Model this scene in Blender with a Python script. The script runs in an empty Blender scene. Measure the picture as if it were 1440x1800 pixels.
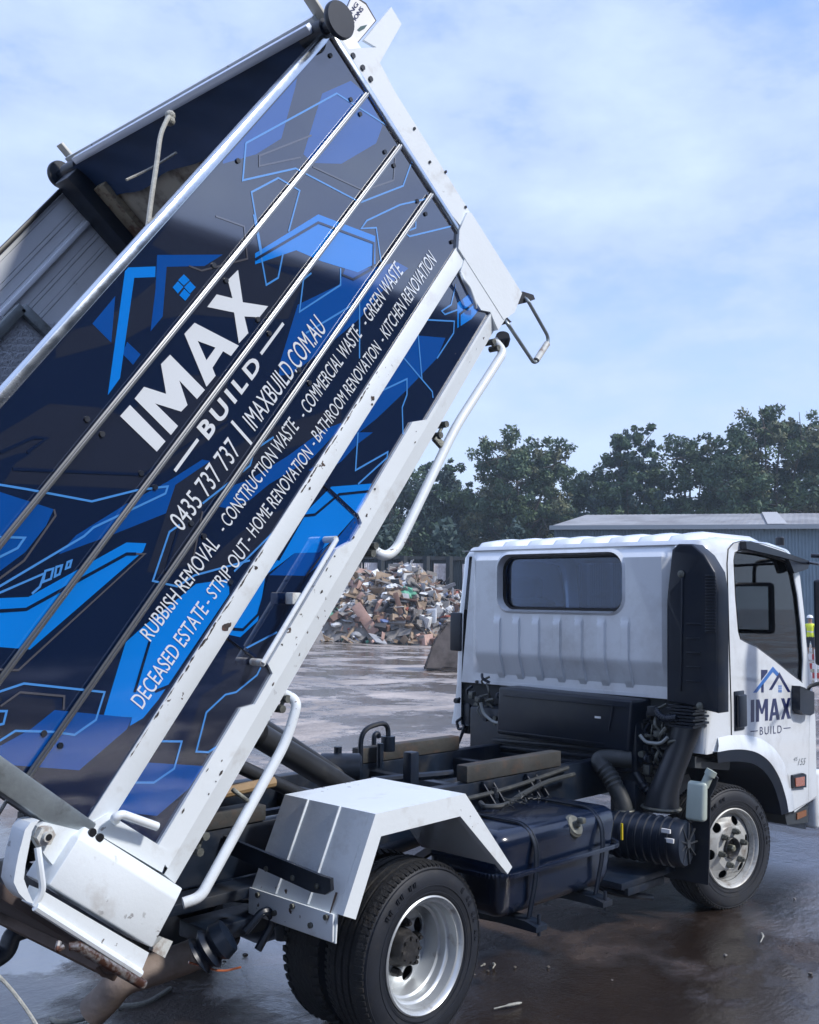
import bpy, bmesh, math, random
import numpy as np
from math import sin, cos, pi, radians, sqrt, atan2
from mathutils import Vector, Matrix
from mathutils.geometry import tessellate_polygon
random.seed(7)
D = bpy.data
COL = bpy.context.scene.collection
sc = bpy.context.scene

# ---------------------------------------------------------------- camera
CW, CH = 1440, 1800
CX, CY, CZ, YAW, PITCH, ROLL, FPX = -3.0345, -3.7346, 1.687, 0.75692, 0.08746, 0.01459, 1803.2
CAM = Vector((CX, CY, CZ))
FW = Vector((cos(PITCH)*cos(YAW), cos(PITCH)*sin(YAW), sin(PITCH)))
_R = Vector((sin(YAW), -cos(YAW), 0)); _U = _R.cross(FW)
RT = _R*cos(ROLL) + _U*sin(ROLL); UP = -_R*sin(ROLL) + _U*cos(ROLL)
cd = D.cameras.new('camera'); cam = D.objects.new('camera', cd); COL.objects.link(cam)
M3 = Matrix((RT, UP, -FW)).transposed()
cam.matrix_world = Matrix.Translation(CAM) @ M3.to_4x4()
cd.sensor_fit = 'HORIZONTAL'; cd.sensor_width = 36; cd.lens = 36*FPX/CW
cd.clip_start = 0.05; cd.clip_end = 2000
sc.camera = cam

# ---------------------------------------------------------------- world, sun
SUN_EL, SUN_AZ = radians(42), radians(-68)       # azimuth measured from +X towards +Y
w = D.worlds.new('World'); sc.world = w; w.use_nodes = True
nt = w.node_tree; nt.nodes.clear()
def N(t, **k):
    n = nt.nodes.new(t)
    for a, b in k.items(): setattr(n, a, b)
    return n
out = N('ShaderNodeOutputWorld'); bg = N('ShaderNodeBackground')
sky = N('ShaderNodeTexSky', sky_type='NISHITA'); sky.sun_disc = False
sky.sun_elevation = SUN_EL; sky.sun_rotation = pi/2 - SUN_AZ
sky.air_density = 1.3; sky.dust_density = 1.0; sky.ozone_density = 2.0
tc = N('ShaderNodeTexCoord'); mp = N('ShaderNodeMapping'); mp.inputs['Scale'].default_value = (1.0, 1.0, 2.3)
mp.inputs['Rotation'].default_value = (0.15, 0.1, 0.5)
nz = N('ShaderNodeTexNoise'); nz.inputs['Scale'].default_value = 2.1; nz.inputs['Detail'].default_value = 9; nz.inputs['Roughness'].default_value = .55; nz.inputs['Distortion'].default_value = .35
nz2 = N('ShaderNodeTexNoise'); nz2.inputs['Scale'].default_value = 9; nz2.inputs['Detail'].default_value = 6; nz2.inputs['Roughness'].default_value = .6
ad = N('ShaderNodeMath', operation='MULTIPLY_ADD'); ad.inputs[1].default_value = .35
cr = N('ShaderNodeValToRGB')
cr.color_ramp.elements[0].position = .40; cr.color_ramp.elements[0].color = (0, 0, 0, 1)
cr.color_ramp.elements[1].position = .62; cr.color_ramp.elements[1].color = (1, 1, 1, 1)
cc = N('ShaderNodeValToRGB')
cc.color_ramp.elements[0].position = .5; cc.color_ramp.elements[0].color = (3.3, 4.4, 8.0, 1)
cc.color_ramp.elements[1].position = .8; cc.color_ramp.elements[1].color = (5.3, 6.5, 9.3, 1)
mx = N('ShaderNodeMix', data_type='RGBA')
sk2 = N('ShaderNodeMix', data_type='RGBA', blend_type='ADD'); sk2.inputs[0].default_value = 1; sk2.inputs[7].default_value = (0.5, 1.3, 3.9, 1)
L = nt.links.new
L(tc.outputs['Generated'], mp.inputs['Vector']); L(mp.outputs[0], nz.inputs['Vector']); L(mp.outputs[0], nz2.inputs['Vector'])
L(nz2.outputs[0], ad.inputs[0]); L(nz.outputs[0], ad.inputs[2]); L(ad.outputs[0], cr.inputs[0]); L(ad.outputs[0], cc.inputs[0])
L(sky.outputs[0], sk2.inputs[6])
# paler band of thin cloud low over the horizon
sep = N('ShaderNodeSeparateXYZ'); L(tc.outputs['Generated'], sep.inputs[0])
mr = N('ShaderNodeMapRange'); mr.inputs['From Min'].default_value = .03; mr.inputs['From Max'].default_value = .34; mr.inputs['To Min'].default_value = .75; mr.inputs['To Max'].default_value = 0; L(sep.outputs[2], mr.inputs[0])
mx2 = N('ShaderNodeMix', data_type='RGBA'); mx2.inputs[7].default_value = (5.6, 7.0, 8.8, 1)
L(sk2.outputs[2], mx.inputs[6]); L(cc.outputs[0], mx.inputs[7]); L(cr.outputs[0], mx.inputs[0])
L(mx.outputs[2], mx2.inputs[6]); L(mr.outputs[0], mx2.inputs[0]); L(mx2.outputs[2], bg.inputs[0]); bg.inputs[1].default_value = 0.1
L(bg.outputs[0], out.inputs[0])
sl = D.lights.new('sun', 'SUN'); so = D.objects.new('sun', sl); COL.objects.link(so)
sl.energy = 2.7; sl.angle = radians(6); sl.color = (1, .96, .9)
sd = Vector((cos(SUN_EL)*cos(SUN_AZ), cos(SUN_EL)*sin(SUN_AZ), sin(SUN_EL)))
so.rotation_euler = sd.to_track_quat('Z', 'Y').to_euler(); so.location = (0, -12, 14)
sc.view_settings.view_transform = 'Standard'; sc.view_settings.look = 'None'
sc.view_settings.exposure = 0.5; sc.view_settings.gamma = 1
sc.cycles.use_denoising = True; sc.cycles.max_bounces = 8; sc.cycles.transparent_max_bounces = 12
sc.cycles.caustics_reflective = False; sc.cycles.caustics_refractive = False

# ---------------------------------------------------------------- measuring helpers
def ray(px, py): return FW + RT*((px-CW/2)/FPX) - UP*((py-CH/2)/FPX)
def at(px, py, ax, val):
    """point of the plane x/y/z = val seen at a pixel of the 1440x1800 photo (used once to take sizes off it)"""
    d = ray(px, py); t = (val-CAM[ax])/d[ax]; return CAM + d*t
def far(px, py, dist):
    d = ray(px, py); h = Vector((d.x, d.y)).length; return CAM + d*(dist/h)
# tipped tray: s runs from its rear end up to the cab end, t is its own upward direction
TH, X0, Z0, YB = 0.92591, -1.46286, 1.04676, -0.98
cT, sT = cos(TH), sin(TH)
def B(s, t, y=YB): return Vector((X0+s*cT-t*sT, y, Z0+s*sT+t*cT))
def st(px, py, y=YB):
    q = at(px, py, 1, y); dx, dz = q.x-X0, q.z-Z0
    return (dx*cT+dz*sT, -dx*sT+dz*cT)

# ---------------------------------------------------------------- materials
MATS = {}
def mat(name, col, rough=.5, metal=0, coat=0, var=0., vscale=6, bump=0., bscale=30, bdet=5, spec=.5, dirt=None, dscale=3, dlo=.55, dhi=.75, chips=None, cscale=25, clo=.72, coords='Object', stretch=(1,1,1), rvar=0, ior=1.5, coat_rough=.05, coat_ior=1.5, trans=0):
    if name in MATS: return MATS[name]
    m = D.materials.new(name); m.use_nodes = True; t = m.node_tree; b = t.nodes['Principled BSDF']
    lk = t.links.new
    def n(ty, **k):
        x = t.nodes.new(ty)
        for a, c in k.items(): setattr(x, a, c)
        return x
    b.inputs['Roughness'].default_value = rough; b.inputs['Metallic'].default_value = metal
    b.inputs['IOR'].default_value = ior
    b.inputs['Specular IOR Level'].default_value = spec
    b.inputs['Coat Weight'].default_value = coat; b.inputs['Coat Roughness'].default_value = coat_rough; b.inputs['Coat IOR'].default_value = coat_ior
    b.inputs['Transmission Weight'].default_value = trans
    b.inputs['Base Color'].default_value = (*col, 1)
    tc = n('ShaderNodeTexCoord'); mpp = n('ShaderNodeMapping'); mpp.inputs['Scale'].default_value = stretch
    lk(tc.outputs[coords], mpp.inputs[0]); src = mpp.outputs[0]
    cur = None
    def noise(scale, det=6, ro=.6):
        x = n('ShaderNodeTexNoise'); x.inputs['Scale'].default_value = scale; x.inputs['Detail'].default_value = det; x.inputs['Roughness'].default_value = ro
        lk(src, x.inputs['Vector']); return x.outputs[0]
    def ramp(s, a, c, ca=(0,0,0,1), cb=(1,1,1,1)):
        r = n('ShaderNodeValToRGB'); r.color_ramp.elements[0].position = a; r.color_ramp.elements[1].position = c
        r.color_ramp.elements[0].color = ca; r.color_ramp.elements[1].color = cb
        lk(s, r.inputs[0]); return r.outputs[0]
    def mix(f, a, c):
        x = n('ShaderNodeMix', data_type='RGBA')
        if isinstance(f, float): x.inputs[0].default_value = f
        else: lk(f, x.inputs[0])
        for i, v in ((6, a), (7, c)):
            if isinstance(v, tuple): x.inputs[i].default_value = (*v, 1) if len(v) == 3 else v
            else: lk(v, x.inputs[i])
        return x.outputs[2]
    cur = tuple(col)
    if var: cur = ramp(noise(vscale), .3, .7, tuple(c*(1-var) for c in col)+(1,), tuple(min(1, c*(1+var)) for c in col)+(1,))
    if dirt: cur = mix(ramp(noise(dscale, 8, .65), dlo, dhi), cur, dirt)
    if chips:
        mm = n('ShaderNodeMath', operation='MULTIPLY'); lk(ramp(noise(cscale, 3, .5), clo, clo+.03), mm.inputs[0]); lk(ramp(noise(2.3, 3, .6), .52, .60), mm.inputs[1]); cur = mix(mm.outputs[0], cur, chips)
    if not isinstance(cur, tuple): lk(cur, b.inputs['Base Color'])
    if rvar: lk(ramp(noise(vscale*1.7), .3, .7, (rough-rvar,)*3+(1,), (rough+rvar,)*3+(1,)), b.inputs['Roughness'])
    if bump:
        bp = n('ShaderNodeBump'); bp.inputs['Strength'].default_value = bump; bp.inputs['Distance'].default_value = .02
        lk(noise(bscale, bdet), bp.inputs['Height']); lk(bp.outputs[0], b.inputs['Normal'])
    MATS[name] = m; return m

WHITE = mat('white_paint', (.72, .76, .80), .32, coat=.6, var=.04, vscale=3, dirt=(.42, .42, .40), dscale=5, dlo=.58, dhi=.82, rvar=.08)
TRAYW = mat('tray_white_paint', (.74, .79, .82), .38, coat=.3, var=.04, vscale=3, dirt=(.45, .43, .40), dscale=6, dlo=.56, dhi=.85, chips=(.07, .045, .035), cscale=38, clo=.665, bump=.05, bscale=60)
RUSTYW = mat('worn_white_steel', (.58, .60, .58), .55, var=.08, dirt=(.20, .12, .08), dscale=14, dlo=.46, dhi=.62, bump=.15, bscale=60)
CABW = mat('cab_white_paint', (.76, .80, .84), .22, coat=1, var=.03, vscale=2, dirt=(.50, .51, .52), dscale=2.5, dlo=.5, dhi=.8)
NAVY = (.0022, .010, .040)
GL = dict(rough=.6, spec=.0, coat=1, coat_rough=.05, coat_ior=2.6, bump=.42, bscale=2.6, bdet=0)
WNAVY = mat('wrap_navy', NAVY, **GL)
WGREY = mat('wrap_grey', (.015, .020, .040), **GL)
WROY = mat('wrap_royal', (.0002, .070, .33), **GL)
WBLUE = mat('wrap_blue', (.0005, .21, .74), **GL)
WLINE = mat('wrap_line', (.07, .28, .70), **GL)
WBRN = mat('wrap_brown_line', (.085, .085, .10), **GL)
WWHITE = mat('wrap_white', (.80, .85, .90), **GL)
LOGOB = mat('logo_blue', (.03, .16, .52), .3)
LOGOD = mat('logo_navy', (.012, .018, .095), .3)
ALU = mat('aluminium', (.62, .67, .72), .22, metal=1, var=.06, vscale=8, rvar=.06, bump=.03, bscale=40)
ALUF = mat('aluminium_board', (.78, .82, .87), .36, metal=.1, var=.14, vscale=2, rvar=.10, stretch=(1, 1, 1))
GALV = mat('galvanised_steel', (.30, .34, .36), .45, metal=.8, var=.2, vscale=14, bump=.08, bscale=30, dirt=(.12, .12, .11), dscale=8)
CHROME = mat('chrome', (.30, .31, .32), .42, metal=1)
BEIGE = mat('beige_steel', (.46, .43, .36), .5, var=.12, vscale=3, dirt=(.10, .07, .05), dscale=7, dlo=.5, dhi=.7)
RUST = mat('rusty_steel', (.11, .075, .060), .7, var=.3, vscale=4, dirt=(.05, .035, .03), dscale=6, bump=.15, bscale=25)
BROWN = mat('brown_steel', (.085, .068, .066), .6, var=.35, vscale=3, dirt=(.10, .055, .035), dscale=5, bump=.1)
PADM = mat('weathered_block', (.042, .043, .042), .75, var=.3, vscale=8, dirt=(.085, .055, .04), dscale=9, dlo=.5, dhi=.7, bump=.2)
BLK = mat('chassis_black', (.005, .011, .024), .42, var=.4, vscale=7, dirt=(.035, .036, .038), dscale=6, dlo=.5, dhi=.8, rvar=.12, bump=.04)
BLKP = mat('black_plastic', (.003, .008, .020), .38, var=.2, dirt=(.025, .027, .03), dscale=4, dlo=.5, dhi=.85)
TANKM = mat('tank_black', (.002, .007, .024), .24, coat=.4, var=.3, dirt=(.03, .034, .042), dscale=7, dlo=.55, dhi=.8, bump=.03, bscale=18)
RUB = mat('rubber', (.008, .011, .019), .62, var=.2, vscale=12, dirt=(.035, .033, .03), dscale=9, dlo=.55, dhi=.8, bump=.06, bscale=60)
TREAD = mat('tyre_tread', (.010, .011, .014), .7, var=.3, vscale=20, dirt=(.03, .026, .022), dscale=12, bump=.5, bscale=55)
RIM = mat('rim_silver', (.55, .58, .60), .38, metal=.55, var=.08, vscale=9, dirt=(.16, .12, .09), dscale=12, dlo=.55, dhi=.8)
RIMW = mat('rim_painted', (.46, .47, .46), .5, metal=.2, var=.08, vscale=9, dirt=(.15, .11, .08), dscale=12, dlo=.5, dhi=.75)
HUBM = mat('greasy_hub', (.02, .02, .022), .45, var=.4, vscale=20, dirt=(.09, .085, .08), dscale=25, dlo=.5, dhi=.7)
HOSE = mat('hose', (.030, .034, .036), .55, var=.3, dirt=(.09, .09, .08), dscale=12)
CAST = mat('cast_metal', (.13, .135, .12), .5, metal=.5, var=.4, vscale=25, bump=.3, bscale=50)
SEALM = mat('rubber_seal', (.006, .007, .010), .45)
TARP = mat('navy_tarp', (.009, .036, .110), .55, var=.2, vscale=3, bump=.15, bscale=8)
ROPE = mat('rope', (.42, .42, .38), .8, var=.2, vscale=60, bump=.6, bscale=160)
BOTTLE = mat('milky_plastic', (.42, .48, .43), .35, var=.08, dirt=(.25, .33, .31), dscale=6)
YEL = mat('yellow_reflector', (.8, .6, .02), .4)
ORANGE = mat('amber_lens', (.42, .12, .05), .2, coat=1)
REDM = mat('red_stripe', (.6, .05, .02), .5)
LBL = mat('white_label', (.8, .8, .8), .5)
def glass(name, tint, fres=1.45):
    m = D.materials.new(name); m.use_nodes = True; t = m.node_tree; t.nodes.clear(); lk = t.links.new
    o = t.nodes.new('ShaderNodeOutputMaterial'); mx = t.nodes.new('ShaderNodeMixShader'); tr = t.nodes.new('ShaderNodeBsdfTransparent'); gl = t.nodes.new('ShaderNodeBsdfGlossy'); fr = t.nodes.new('ShaderNodeFresnel')
    fr.inputs[0].default_value = fres; tr.inputs[0].default_value = (*tint, 1); gl.inputs['Roughness'].default_value = .02
    lk(fr.outputs[0], mx.inputs[0]); lk(tr.outputs[0], mx.inputs[1]); lk(gl.outputs[0], mx.inputs[2]); lk(mx.outputs[0], o.inputs[0]); return m
GLS = glass('tinted_glass', (.42, .52, .62), 1.55)
GLR = glass('rear_glass', (.42, .52, .72), 1.6)

# ---------------------------------------------------------------- mesh helpers
def islands(bm):
    bm.verts.ensure_lookup_table(); seen = set(); out = []
    for v in bm.verts:
        if v.index in seen: continue
        st_ = [v]; seen.add(v.index); g = []
        while st_:
            a = st_.pop(); g.append(a.index)
            for e in a.link_edges:
                b = e.other_vert(a)
                if b.index not in seen: seen.add(b.index); st_.append(b)
        out.append(set(g))
    return out
def split(name, bm, mats, parent=None, label=None, smooth=35, join=None):
    """every loose piece of bm becomes an object of its own"""
    bm.verts.index_update(); bm.verts.ensure_lookup_table(); r = []
    for g in islands(bm):
        b = bmesh.new(); mp_ = {i: b.verts.new(bm.verts[i].co) for i in sorted(g)}
        for f in bm.faces:
            if f.verts[0].index in g: b.faces.new([mp_[v.index] for v in f.verts]).material_index = f.material_index
        r.append(ob(name, b, mats, parent, label, smooth))
    bm.free(); return r
def ob(name, bm, mats, parent=None, label=None, smooth=35, recalc=True):
    me = D.meshes.new(name)
    if recalc: bmesh.ops.recalc_face_normals(bm, faces=bm.faces)
    bm.to_mesh(me); bm.free()
    for m in (mats if isinstance(mats, (list, tuple)) else [mats]): me.materials.append(m)
    if smooth:
        me.shade_smooth(); me.set_sharp_from_angle(angle=radians(smooth))
    o = D.objects.new(name, me); COL.objects.link(o)
    if parent: o.parent = parent; o.matrix_parent_inverse = Matrix.Identity(4) if parent.matrix_basis == Matrix.Identity(4) else parent.matrix_basis.inverted()
    if label: o['label'] = label
    return o
def tag(o, label, cat, group=None, kind=None):
    if label: o['label'] = label
    if cat: o['category'] = cat
    if group: o['group'] = group
    if kind: o['kind'] = kind
    return o
def empty(name, loc=(0,0,0)):
    e = D.objects.new(name, None); COL.objects.link(e); e.location = loc; return e
def nb(): return bmesh.new()
def addpoly(bm, V, F, mi=0):
    vs = [bm.verts.new(v) for v in V]; fs = []
    for f in F:
        try:
            q = bm.faces.new([vs[i] for i in f]); q.material_index = mi; fs.append(q)
        except ValueError: pass
    return vs, fs
def bev(bm, vs, r, seg=2, mi=None):
    es = list({e for v in vs for e in v.link_edges})
    bmesh.ops.bevel(bm, geom=es, offset=r, segments=seg, profile=.5, affect='EDGES', clamp_overlap=True)
BF = [(0,1,3,2),(4,6,7,5),(0,4,5,1),(2,3,7,6),(0,2,6,4),(1,5,7,3)]
def box(bm, a, b, r=0, mi=0, seg=2, fn=None):
    V = [(x, y, z) for x in (a[0], b[0]) for y in (a[1], b[1]) for z in (a[2], b[2])]
    if fn: V = [fn(*v) for v in V]
    vs, fs = addpoly(bm, V, BF, mi)
    if r: bev(bm, vs, r, seg)
def sbox(bm, s0, s1, t0, t1, y0, y1, r=0, mi=0):     # box in tray axes
    box(bm, (s0, t0, y0), (s1, t1, y1), r, mi, fn=lambda s, t, y: B(s, t, y))
def beam(bm, p, q, wdt, hgt, upv=(0,0,1), r=0, mi=0):
    p, q = Vector(p), Vector(q); d = (q-p).normalized(); u = Vector(upv); sde = d.cross(u).normalized(); u = sde.cross(d)
    V = [c + sde*wdt/2*a + u*hgt/2*b for c in (p, q) for a in (-1, 1) for b in (-1, 1)]
    vs, fs = addpoly(bm, V, BF, mi)
    if r: bev(bm, vs, r)
def catmull(P, n=6):
    P = [Vector(p) for p in P]; Q = [P[0]*2-P[1]] + P + [P[-1]*2-P[-2]]; o = []
    for i in range(1, len(Q)-2):
        for k in range(n):
            t = k/n; a, b, c, d = Q[i-1:i+3]
            o.append(.5*((2*b)+(c-a)*t+(2*a-5*b+4*c-d)*t*t+(3*b-a-3*c+d)*t**3))
    o.append(P[-1]); return o
def rounded(P, r, n=5):
    """polyline with rounded corners"""
    P = [Vector(p) for p in P]; o = [P[0]]
    for a, b, c in zip(P, P[1:], P[2:]):
        u, v = (a-b), (c-b); k = min(r, u.length*.49, v.length*.49); p, q = b+u.normalized()*k, b+v.normalized()*k
        for i in range(n+1):
            t = i/n; o.append(p*(1-t)**2 + b*2*t*(1-t) + q*t*t)
    o.append(P[-1]); return o
def tube(bm, P, r, seg=12, cap=True, mi=0, closed=False):
    P = [Vector(p) for p in P]; n = len(P); rad = r if isinstance(r, (list, tuple)) else [r]*n
    rings = []; prev = None
    for i in range(n):
        d = (P[(i+1) % n if closed else min(i+1, n-1)] - P[(i-1) % n if closed else max(i-1, 0)]).normalized()
        if prev is None:
            a = Vector((0,0,1)) if abs(d.z) < .9 else Vector((1,0,0)); u = d.cross(a).normalized()
        else:
            u = (prev - d*prev.dot(d)).normalized()
        prev = u; v = d.cross(u)
        rings.append([bm.verts.new(P[i] + (u*cos(2*pi*k/seg)+v*sin(2*pi*k/seg))*rad[i]) for k in range(seg)])
    m = n if closed else n-1
    for i in range(m):
        A, C = rings[i], rings[(i+1) % n]
        for k in range(seg):
            f = bm.faces.new((A[k], A[(k+1) % seg], C[(k+1) % seg], C[k])); f.material_index = mi
    if cap and not closed:
        for R_ in (rings[0], rings[-1]):
            f = bm.faces.new(R_); f.material_index = mi
def lathe(bm, prof, c, axis=(0,1,0), seg=48, mi=0, matf=None):
    """prof: (distance along axis, radius)"""
    c = Vector(c); ax = Vector(axis).normalized(); u = ax.cross(Vector((0,0,1)) if abs(ax.z) < .9 else Vector((1,0,0))).normalized(); v = ax.cross(u)
    rings = []
    for h, r in prof:
        rings.append([bm.verts.new(c+ax*h+(u*cos(2*pi*k/seg)+v*sin(2*pi*k/seg))*max(r, .0004)) for k in range(seg)])
    for i, (A, C) in enumerate(zip(rings, rings[1:])):
        for k in range(seg):
            f = bm.faces.new((A[k], A[(k+1) % seg], C[(k+1) % seg], C[k])); f.material_index = matf(i) if matf else mi
def cyl(bm, p, q, r, seg=16, mi=0):
    tube(bm, [p, q], r, seg, True, mi)
def plate(bm, loops, f0, f1, mi=0):
    """polygon with holes; f0/f1 map 2D to the front and back face"""
    loops = [[Vector((a, b, 0)) for a, b in lp] for lp in loops]
    tri = tessellate_polygon(loops); flat = [v for lp in loops for v in lp]
    A = [bm.verts.new(f0(v.x, v.y)) for v in flat]
    Bk = [bm.verts.new(f1(v.x, v.y)) for v in flat] if f1 else None
    for t in tri:
        try:
            bm.faces.new([A[i] for i in t]).material_index = mi
            if Bk: bm.faces.new([Bk[i] for i in reversed(t)]).material_index = mi
        except ValueError: pass
    if Bk:
        o = 0
        for lp in loops:
            n = len(lp)
            for i in range(n):
                j = (i+1) % n
                bm.faces.new((A[o+i], A[o+j], Bk[o+j], Bk[o+i])).material_index = mi
            o += n
def pplate(bm, pts, y0, y1, mi=0, yref=None):      # outline read at depth y0 (pixels), extruded to y1
    L_ = [tuple(at(x, y, 1, y0 if yref is None else yref)[i] for i in (0, 2)) for x, y in pts]
    plate(bm, [L_], lambda a, b: (a, y0, b), lambda a, b: (a, y1, b), mi)
def line2(pts, wd):
    """2D ribbon quads along a polyline"""
    q = []
    for (a, b), (c, d) in zip(pts, pts[1:]):
        dx, dy = c-a, d-b; l = sqrt(dx*dx+dy*dy) or 1; dx, dy = dx/l, dy/l; k = wd/2
        q.append([(a-dx*k-dy*k, b-dy*k+dx*k), (c+dx*k-dy*k, d+dy*k+dx*k), (c+dx*k+dy*k, d+dy*k-dx*k), (a-dx*k+dy*k, b-dy*k-dx*k)])
    return q
def ribbon(pts, wd):
    """mitred 2D ribbon: one quad per segment, no overlaps at the corners"""
    n = len(pts); P = [Vector(p) for p in pts]; closed = (P[0]-P[-1]).length < 1e-5; L_, R_2 = [], []
    for i in range(n):
        a = P[i-1] if i else (P[-2] if closed else None); c = P[i+1] if i < n-1 else (P[1] if closed else None)
        u = (P[i]-a).normalized() if a else None; v = (c-P[i]).normalized() if c else None
        u = u or v; v = v or u; n1, n2 = Vector((-u.y, u.x)), Vector((-v.y, v.x)); m = n1+n2
        m = m.normalized() if m.length > .2 else n1; k = wd/2/max(.45, m.dot(n1)); L_.append(P[i]+m*k); R_2.append(P[i]-m*k)
    return [[tuple(L_[i]), tuple(L_[i+1]), tuple(R_2[i+1]), tuple(R_2[i])] for i in range(n-1)]
def text_mesh(s, bold=0., spacing=1., shear=0):
    c = D.curves.new('tmp', 'FONT'); c.body = s; c.offset = bold; c.space_character = spacing; c.shear = shear; c.resolution_u = 4; c.fill_mode = 'BOTH'; c.dimensions = '2D'
    o = D.objects.new('tmp', c); COL.objects.link(o)
    dg = bpy.context.evaluated_depsgraph_get(); dg.update()
    me = D.meshes.new_from_object(o.evaluated_get(dg))
    D.objects.remove(o); D.curves.remove(c)
    V = [(v.co.x, v.co.y) for v in me.vertices]; F = [tuple(p.vertices) for p in me.polygons]; D.meshes.remove(me)
    xs = [v[0] for v in V]; ys = [v[1] for v in V]; x0, x1, y0, y1 = min(xs), max(xs), min(ys), max(ys)
    return [((x-x0)/(x1-x0), (y-y0)/(y1-y0)) for x, y in V], F
# ================================================================ TRUCK
truck = empty('tipper_truck', (0.6, 0, 0))
tag(truck, 'white tipper truck with blue and black wrapped tray raised high', 'truck')

# ---------------------------------------------------------------- tray: side panel with its wrap
S1, T1, TB = 2.715, .945, -.40
bm = nb(); sbox(bm, 0, S1, TB+.065, T1, YB, YB+.035, 0)
side = ob('side_panel', bm, WNAVY, truck)
Z = {1: (400, 60, 3.6), 2: (140, 380, 3.6), 3: (440, 380, 3.6), 4: (0, 680, 3.6), 5: (200, 760, 3.6), 6: (0, 1000, 3.6), 7: (200, 1100, 4.5), 8: (400, 760, 4.5), 0: (0, 0, 1)}
def zp(z, x, y): a, b, k = Z[z]; return (a+x/k, b+y/k)
def zst(z, x, y): return st(*zp(z, x, y))
def clip(poly, lo, hi, ax):
    for sgn, lim in ((1, lo), (-1, -hi)):
        o = []
        for i in range(len(poly)):
            p, q = poly[i-1], poly[i]; a, b = sgn*p[ax]-lim, sgn*q[ax]-lim
            if (a >= 0) != (b >= 0):
                t = a/(a-b); o.append((p[0]+(q[0]-p[0])*t, p[1]+(q[1]-p[1])*t))
            if b >= 0: o.append(q)
        poly = o
        if not poly: return []
    return poly
dec = nb(); layer = [0]; LS = .000016; lid = [90]
GM = {'G': 0, 'R': 1, 'B': 2, 'L': 3, 'D': 4, 'N': 5}
def decal(kind, z, pts, h=None):
    layer[0] += 1
    P = [zst(z, x, y) for x, y in pts]
    P = clip(clip(P, .004, S1-.004, 0), TB+.03, T1-.004, 1)
    if len(P) < 3: return
    y = YB - .0002 - LS*(layer[0] if h is None else h)
    plate(dec, [P], lambda a, b: B(a, b, y), None, GM[kind])
def dline(kind, z, pts, w=.0065, h=95):
    P = [zst(z, x, y) for x, y in pts]
    lid[0] += 1; h = lid[0]; y = YB - .0002 - LS*h
    for q in ribbon(P, w):
        q = clip(clip(q, .004, S1-.004, 0), TB+.03, T1-.004, 1)
        if len(q) >= 3: plate(dec, [q], lambda a, b: B(a, b, y), None, GM[kind])
G, R_, B_ = 'G', 'R', 'B'
# grey fields
decal(G, 1, [(640,-20),(1500,1260),(1290,1600),(900,1440),(600,1500),(200,1440),(-200,1480),(-480,1330),(-120,880)])
decal(G, 4, [(-400,480),(0,295),(310,105),(620,130),(760,175),(1000,60),(1180,-80),(1440,-60),(1440,250),(1130,470),(930,610),(850,645),(20,610),(-400,600)])
decal('N', 4, [(-100,500),(120,420),(210,415),(100,480),(20,610),(-300,600)])
decal(G, 2, [(560,250),(1060,250),(1300,360),(1420,400),(1340,600),(1320,650),(1040,650),(700,620),(520,650),(290,780),(0,860),(-150,900),(-150,740),(80,690),(300,560),(470,420)])
decal(G, 5, [(345,370),(440,290),(580,200),(860,40),(1000,-30),(1300,-120),(1440,-190),(1440,-60),(1240,60),(1080,110),(840,260),(740,330),(560,480),(500,830),(310,900),(210,880),(330,520)])
decal(G, 5, [(520,900),(700,720),(900,560),(1080,480),(1000,640),(860,790),(560,900)])
decal(G, 6, [(-300,1100),(-100,930),(0,880),(100,805),(340,825),(350,900),(200,1010),(0,1080)])
decal(G, 7, [(690,560),(800,480),(1000,350),(1130,290),(1300,300),(1260,420),(1110,640),(990,660),(860,900),(700,1110),(520,1100)])
decal(G, 7, [(850,390),(900,190),(1240,90),(1350,40),(1250,330),(960,350)])
# royal blue
decal(R_, 1, [(460,150),(430,330),(340,660),(180,760),(-30,820),(-30,700),(200,420),(400,160)])
decal(R_, 1, [(600,375),(780,295),(880,380),(980,580),(940,690),(720,820),(540,815),(480,760),(560,500)])
decal(R_, 4, [(-300,560),(0,665),(340,775),(290,880),(160,1045),(0,1165),(-300,1330)])
decal(R_, 4, [(370,1060),(480,940),(800,740),(1060,600),(1280,460),(1330,470),(1110,620),(1050,800),(700,940)])
decal(R_, 3, [(190,920),(300,560),(560,435),(600,330),(760,330),(930,290),(1000,330),(830,480),(700,640),(420,880),(260,1000),(180,1010)])
decal(R_, 5, [(740,340),(860,300),(1100,150),(1330,-20),(1440,-60),(1440,-20),(1390,20),(1260,160),(980,330),(860,430),(720,480),(660,470)])
decal(R_, 3, [(1060,755),(1235,770),(1180,900),(1000,1090),(800,1280),(600,1440),(480,1560),(480,1460),(760,1100),(960,880)])
decal(R_, 8, [(640,300),(820,180),(1000,0),(1150,0),(1030,90),(900,230),(760,320)])
decal(R_, 8, [(330,1130),(530,955),(720,950),(870,840),(1010,665),(1055,715),(940,915),(850,945),(620,1135)])
# logo on the upper board
decal(R_, 2, [(490,245),(905,243),(790,315),(550,320),(525,635),(448,728),(480,460)])
decal(R_, 2, [(80,680),(225,505),(200,800)]); decal(R_, 2, [(300,795),(385,875),(338,940),(270,870)])
decal(B_, 2, [(290,325),(480,318),(478,385),(345,390),(255,1025),(178,1132)])
for q in ([(658,368),(695,405),(658,440),(622,405)], [(697,412),(733,450),(697,490),(660,450)], [(620,412),(655,448),(620,490),(587,450)], [(660,460),(698,497),(667,536),(630,500)]):
    decal(B_, 2, q, 90)
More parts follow.
